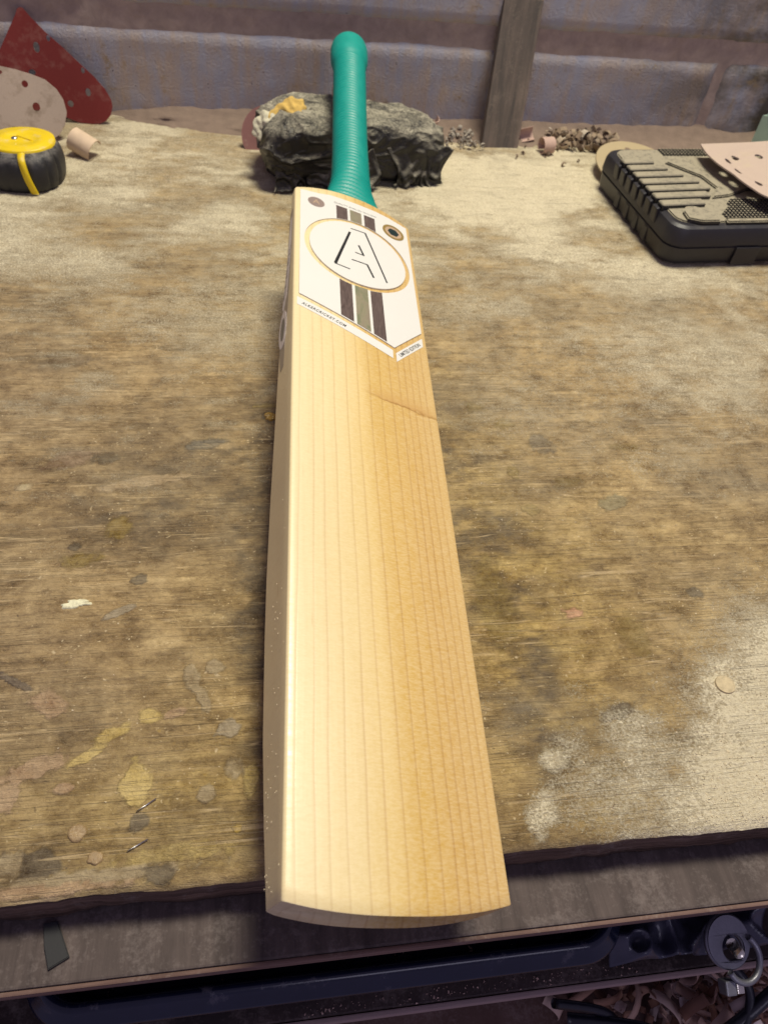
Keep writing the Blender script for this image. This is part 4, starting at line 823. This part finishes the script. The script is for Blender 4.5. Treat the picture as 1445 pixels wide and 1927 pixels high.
o = link('grip_texture', waffle(.070, .017, .285, .190, .0046, lambda x, y: (y < .060 and x > .062 + max(0, (y - .020)) * .9) or (y > .172 and x > .040)), M['case'], cb); o['kind'] = 'stuff'
lid('corner_bumper', [(.020, .014), (.034, .0075), (.055, .0075), (.060, .018), (.056, .030), (.040, .040), (.030, .040), (.022, .030)], .0455, .0500)
lid('front_rail', [(.064, .0075), (.285, .0075), (.285, .0140), (.066, .0150)], .0455, .0485)
for xx in (.098, .190):
    link('latch', bevel_box(.030, .0024, .020, .0010, 2, (xx, -.0002, .0125)), M['case_side'], cb)
for yy in (.055, .080, .105, .130):
    link('side_flute', bevel_box(.0022, .010, .016, .0009, 2, (.0014, yy, .0125)), M['case_side'], cb, False, None, None)
# yellow disc under / behind the case
b = bmesh.new(); bmesh.ops.create_cone(b, cap_ends=True, segments=64, radius1=.0625, radius2=.0625, depth=.0016)
dsc = empty('sanding_disc', (.4560, .7960, .0100), 'yellowish round sanding disc sticking out from behind the black case', 'sanding disc'); dsc.rotation_euler = (R(9), R(5), 0)
link('disc_sheet', b, M['golddisc'], dsc)
for a in range(0, 360, 45):
    b = bmesh.new(); bmesh.ops.create_cone(b, cap_ends=True, segments=14, radius1=.0044, radius2=.0044, depth=.0003, matrix=Matrix.Translation((.044 * math.cos(R(a + 10)), .044 * math.sin(R(a + 10)), .00096))); link('dust_hole', b, M['debris'], dsc)
# pink sanding pad on the case
pad_o = [(.4925, .7480), (.4895, .7250), (.4904, .7026), (.4935, .6860), (.4982, .6693), (.5005, .6530), (.5050, .6350), (.5113, .6180), (.5300, .6020), (.5700, .5950), (.6200, .6100), (.6500, .6600), (.6450, .7200), (.6200, .7680), (.5867, .7609), (.5400, .7540)]
sm = [tuple(p[:2]) for p in spline_pts([(x, y, 0) for x, y in pad_o] + [(pad_o[0][0], pad_o[0][1], 0)], 4)[:-1]]
def eh(cx, cy, r, ry=None): return [(cx + r * math.cos(2 * PI * k / 16), cy + (ry or r) * math.sin(2 * PI * k / 16)) for k in range(16)]
me = shape_mesh([sm, eh(.5244, .7180, .0042, .0060), eh(.5520, .7160, .0045, .0062), eh(.5080, .7040, .0034, .0060), eh(.5090, .6790, .0034, .0075), eh(.5185, .6475, .0036, .0070), eh(.58, .71, .0045), eh(.55, .63, .0045)], .0016)
b = bmesh.new(); b.from_mesh(me); bpy.data.meshes.remove(me)
for c in np.arange(.49, .66, .006): bmesh.ops.bisect_plane(b, geom=b.verts[:] + b.edges[:] + b.faces[:], plane_co=(c, 0, 0), plane_no=(1, 0, 0), dist=1e-7)
for c in np.arange(.60, .77, .006): bmesh.ops.bisect_plane(b, geom=b.verts[:] + b.edges[:] + b.faces[:], plane_co=(0, c, 0), plane_no=(0, 1, 0), dist=1e-7)
for v in b.verts:
    dx, dy = (v.co.x - .565) / .062, (v.co.y - .690) / .066; rr = math.sqrt(dx * dx + dy * dy)
    v.co.z += .0640 - .0035 * math.exp(-((rr - .78) / .14) ** 2) + .002 * (v.co.x - .5) / .1
o = link('sanding_sheet', b, M['pinksand'], None, True); tag(o, 'pale pink curved sanding sheet with dark holes lying on top of the black case', 'sanding sheet')
# green plastic piece at far right
o = link('plastic_scraper', prism([(.655, .895), (.72, .885), (.75, .905), (.70, .918)], 0, .05, .002), M['green']); tag(o, 'pale green plastic piece against the wall behind the black case', 'scraper')

# loose dust and debris
def dust_bank():
    xs_ = np.arange(-.9, 1.3, .005); P = np.zeros((len(xs_), 14, 3))
    for j in range(14):
        f = j / 13; n = fbm(xs_ * 14, xs_ * 0 + j * .25, 61, 4); lf = 1 - .80 * S(-.12, -.23, xs_); wd = (.040 + .035 * n) * lf
        P[:, j, 0] = xs_; P[:, j, 1] = .934 - wd * f; P[:, j, 2] = (.008 + .014 * n) * lf * (1 - f) ** 1.6 + .0018 * (fbm(xs_ * 90, xs_ * 0 + j, 71, 3) - .5) * (1 - f) + .0030 * (fbm(xs_ * 55, xs_ * 0 + j * .9, 91, 4) - .5) * (0 < j < 12) - .0012 * (j == 13)
    return grid_mesh('d', P, flip=True)
V, F = dust_bank(); o = link('dust_bank', pydata('d', V, F), simple('wall_foot_dust', (0.22, 0.160, 0.122), 0.95, .35, 70, bumpd=.002), None, True); tag(o, kind='stuff', label='brownish dust heaped along the foot of the wall', cat='dust')
def flakes(n, sampler, smin, smax, flat=.35, zfun=None):
    V = []; F = []
    base = np.array([(1, 1, 1), (1, -1, -1), (-1, 1, -1), (-1, -1, 1)], float)
    c = 0; tries = 0
    while c < n and tries < n * 80:
        tries += 1; q = sampler()
        if q is None: continue
        x, y, z = q; s = smin + (smax - smin) * rng.random() ** 3
        A = rng.normal(size=(3, 3)); Q, _ = np.linalg.qr(A); p = (base * np.array([s, s * .6, s * flat]) * .5) @ Q.T; p += (x, y, z + s * .25)
        k = len(V); V += [tuple(t) for t in p]; F += [(k, k + 1, k + 2), (k, k + 3, k + 1), (k, k + 2, k + 3), (k + 1, k + 3, k + 2)]; c += 1
    return pydata('f', V, F)
cand_x = rng.uniform(-.30, .62, 900000); cand_y = rng.uniform(.002, .90, 900000); cd = dust_field(cand_x, cand_y); kk = rng.random(900000)
w_front = np.where(cand_y < .26, cd ** 1.6, cd ** 2 * .10) + .004
sel = np.nonzero(kk < w_front * .55)[0]; sel = sel[:26000] if len(sel) > 26000 else sel; it = iter(sel)
def samp():
    i = next(it, None)
    return None if i is None else (cand_x[i], cand_y[i], .0009 * cd[i] * .6)
o = link('sawdust', flakes(len(sel), samp, .00025, .0013), M['dustg']); tag(o, kind='stuff', label='pale sawdust grains scattered over the bench top', cat='sawdust')
def mat_mixed():
    t = NT('mixed_debris', .85, .3); gq = t.n('ShaderNodeNewGeometry'); t.P('Base Color', t.ramp(gq.outputs['Random Per Island'], [(0, (.11, .075, .05)), (.4, (.25, .18, .12)), (.75, (.40, .31, .21)), (1, (.52, .45, .36))])); return t.m
# tangle of debris by the wall
def tangle(n, box, size, zmax, seed):
    r = random.Random(seed); V = []; F = []
    for _ in range(n):
        c = Vector((r.uniform(box[0], box[1]), r.uniform(box[2], box[3]), r.uniform(.002, zmax))); rad = r.uniform(.4, 1) * size; tr = r.uniform(.25, .9); ax = Vector((r.uniform(-1, 1), r.uniform(-1, 1), r.uniform(-1, 1))).normalized()
        s1 = ax.orthogonal().normalized(); s2 = ax.cross(s1); a0 = r.uniform(0, 6)
        pts = [c + s1 * math.cos(a0 + 2 * PI * tr * k / 9) * rad + s2 * math.sin(a0 + 2 * PI * tr * k / 9) * rad for k in range(10)]
        v, f = ribbon(pts, ax, r.uniform(.3, 1.2) * size, .00025); k0 = len(V); V += v; F += [tuple(i + k0 for i in ff) for ff in f]
    return pydata('t', V, F)
o = link('shaving_tangle', tangle(75, (.360, .450, .868, .915), .0085, .014, 3), [mat_mixed()]); tag(o, kind='stuff', label='tangled brown shavings and debris against the wall', cat='debris')
o = link('shaving_tangle', tangle(60, (.19, .26, .86, .915), .0045, .009, 8), [simple('grey_fluff', (.33, .29, .24), .95, .4, 100)]); tag(o, kind='stuff', label='greyish fluff and shavings between bag and batten', cat='debris')
o = link('shaving_tangle', tangle(14, (.30, .42, .82, .90), .0035, .004, 12), [M['debris']]); tag(o, kind='stuff', label='sparse brown crumbs in the dust right of the batten', cat='debris')

# torn black tape on the ledge, with its folded flap
b = prism([(-.1440, -.0045), (-.1375, -.0040), (-.1295, -.0205), (-.1335, -.0225), (-.1385, -.0250), (-.1420, -.0150)], -.0241, -.0228, .0004)
o = link('torn_tape', b, M['wedge']); tag(o, 'small torn wedge of black tape stuck on the lower ledge at left', 'tape')
# ------------------------------------------------------------------ below the ledge
sh = link('lower_shelf', bevel_box(2.3, .40, .012, .001, 2, (.2, -.046 + .20, -.126)), M['shelf'], bench)
link('shelf_lipping', bevel_box(2.3, .003, .0075, .0008, 2, (.2, -.0480, -.1245)), simple('pinkish_shelf_edge', (.30, .215, .20), .8), bench)
tag(link('lower_board', bevel_box(2.6, 1.0, .02, .001, 1, (.2, .25, -.26)), M['floorb'], None), 'reddish brown dusty board below the shelf', 'board')
# tray
tr = empty('black_plastic_tray', (0, 0, 0), 'glossy black plastic tray with rounded lip sticking out below the bench ledge', 'tray')
TX0, TX1, TY0, TZ = -.1690, .1795, -.0410, -.0850
rows = []
for (z, ins) in [(-.0300, .0190), (-.0260, .0180), (-.0060, .0135), (-.0020, .0125), (.0000, .0110), (.0006, .0092), (.0000, .0075), (-.0016, .0062), (-.0034, .0052), (-.0080, .0010), (-.0095, .0), (-.0330, .004)]:
    rows.append([(x, y, TZ + z) for x, y in rrect(TX0 + ins, TY0 + ins, TX1 - ins, .22 - ins, .030 - ins * .8, 12)])
V, F = grid_mesh('b', np.array(rows), close_v=True, flip=True); nn_ = len(rows[0])
link('tray_rim', pydata('b', V, F), M['tray'], tr, True)
link('tray_floor', prism(rrect(TX0 + .0182, TY0 + .0182, TX1 - .0182, .2015, .020, 8), TZ - .0300, TZ - .0285), M['tray'], tr)
# crumbs in the tray
rr_ = random.Random(5)
def s_tray():
    x = rr_.uniform(-.13, .165); return None if rr_.random() > (.15 + .85 * S(.03, .12, x)) else (x, rr_.uniform(-.026, .0), TZ - .0284)
o = link('tray_crumbs', flakes(90, s_tray, .0006, .0024, .5), M['shave']); tag(o, kind='stuff', label='pale wood crumbs scattered in the black tray', cat='sawdust')
def s_shelf(): return (rr_.uniform(-.02, .19), rr_.uniform(-.0455, -.039), -.1199)
o = link('shelf_crumbs', flakes(160, s_shelf, .0005, .0018, .5), M['shave2']); tag(o, kind='stuff', label='pale wood crumbs on the dark shelf edge', cat='sawdust')
# shavings heap on the lower board
r = random.Random(21); V = []; F = []
for i in range(300):
    gx = r.gauss(.275, .045); gy = r.gauss(-.060, .022); c = Vector((gx, gy, -.248 + r.uniform(0, .075) * math.exp(-((gx - .28) / .06) ** 2)))
    rad = r.uniform(.006, .020); tr_ = r.uniform(.08, .5); ax = Vector((r.uniform(-1, 1), r.uniform(-1, 1), r.uniform(-.4, .4))).normalized(); s1 = ax.orthogonal().normalized(); s2 = ax.cross(s1); a0 = r.uniform(0, 6)
    v, f = ribbon([c + s1 * math.cos(a0 + 2 * PI * tr_ * k / 9) * rad + s2 * math.sin(a0 + 2 * PI * tr_ * k / 9) * rad for k in range(10)], ax, r.uniform(.002, .009), .00025)
    k0 = len(V); V += v; F += [tuple(q + k0 for q in ff) for ff in f]
t = NT('mixed_shavings', .8, .3); gq = t.n('ShaderNodeNewGeometry'); t.P('Base Color', t.ramp(gq.outputs['Random Per Island'], [(0, (.16, .075, .045)), (.35, (.36, .20, .14)), (.7, (.52, .35, .28)), (1, (.74, .64, .60))]))
o = link('wood_shavings', pydata('s', V, F), t.m, None, True); tag(o, kind='stuff', label='heap of curly brown wood shavings below the bench at lower right', cat='wood shavings')
# smoky plastic sheet crumpled behind the clamp
nx, ny = 70, 50; P = np.zeros((nx, ny, 3))
for i in range(nx):
    for j in range(ny):
        x = .170 + .105 * i / (nx - 1); y = -.041 + .075 * j / (ny - 1); q = Vector((x, y, 0))
        z = -.112 + .014 * (1 - abs(mnoise.noise(q * 38 + Vector((1, 5, 0)))) * 2) ** 2 + .006 * mnoise.noise(q * 90) + .02 * j / ny
        P[i, j] = (x, y, z)
V, F = grid_mesh('p', P); o = link('plastic_sheet', pydata('p', V, F), M['clearbag'], None, True); tag(o, 'crumpled smoky dark plastic sheet beside the tray under the ledge', 'plastic sheet')
sol = o.modifiers.new('thickness', 'SOLIDIFY'); sol.thickness = .0004
# clamp
cl = empty('metal_clamp', (.2330, -.0400, -.080), 'grey metal clamp head with round plate and bright ring at lower right', 'clamp', rz=0)
cl.rotation_euler = (R(24), R(8), 0)
def ring_shape(cx, cy, ro, ri, off=(0, 0), n=48): return [arc(cx, cy, ro, n=n), arc(cx + off[0], cy + off[1], ri, n=n)]
me = shape_mesh(ring_shape(0, 0, .0150, .0070, (.0025, -.0035)), .0040); b = bmesh.new(); b.from_mesh(me); bmesh.ops.remove_doubles(b, verts=b.verts, dist=1e-6); bmesh.ops.bevel(b, geom=[e for e in b.edges if len(e.link_faces) == 2 and e.calc_face_angle() > 1.2], offset=.0008, segments=2, affect='EDGES')
o = link('clamp_plate', b, M['steel_d'], cl)
pts = [(.0068 + .0115 * math.cos(R(a)), -.0090 + .0125 * math.sin(R(a)), .0035) for a in range(-150, 66, 6)]
plain_tube('bright_ring', pts, .0019, M['steel_d'], cl, 12)
plain_tube('pin', [(-.0010, -.0005, .006), (.0055, -.0060, .002)], .0036, M['brass'], cl, 20)
link('jaw_block', bevel_box(.0070, .008, .008, .001, 2, (-.0025, -.0240, -.002)), M['steel_d'], cl)
link('jaw_plate', bevel_box(.0050, .0070, .007, .0008, 2, (.0040, -.0240, -.002)), M['brass'], cl)
for pts, r_, lab in [([(.165, -.055, -.205), (.205, -.066, -.190), (.240, -.080, -.180), (.262, -.075, -.165), (.31, -.050, -.14)], .0042, 'thick black cable curving through the shavings at the lower right corner'),
                     ([(.255, -.035, -.150), (.270, -.047, -.150), (.275, -.062, -.155), (.262, -.085, -.165)], .0030, 'thin black cable dropping behind the clamp into the shavings'),
                     ([(.150, -.048, -.180), (.190, -.056, -.195), (.205, -.075, -.205)], .0032, 'short black cable end at the left of the shavings heap')]:
    o = plain_tube('cable', spline_pts(pts, 8), r_, M['cable'], None, 14); tag(o, lab, 'cable', 'black cables below the bench')
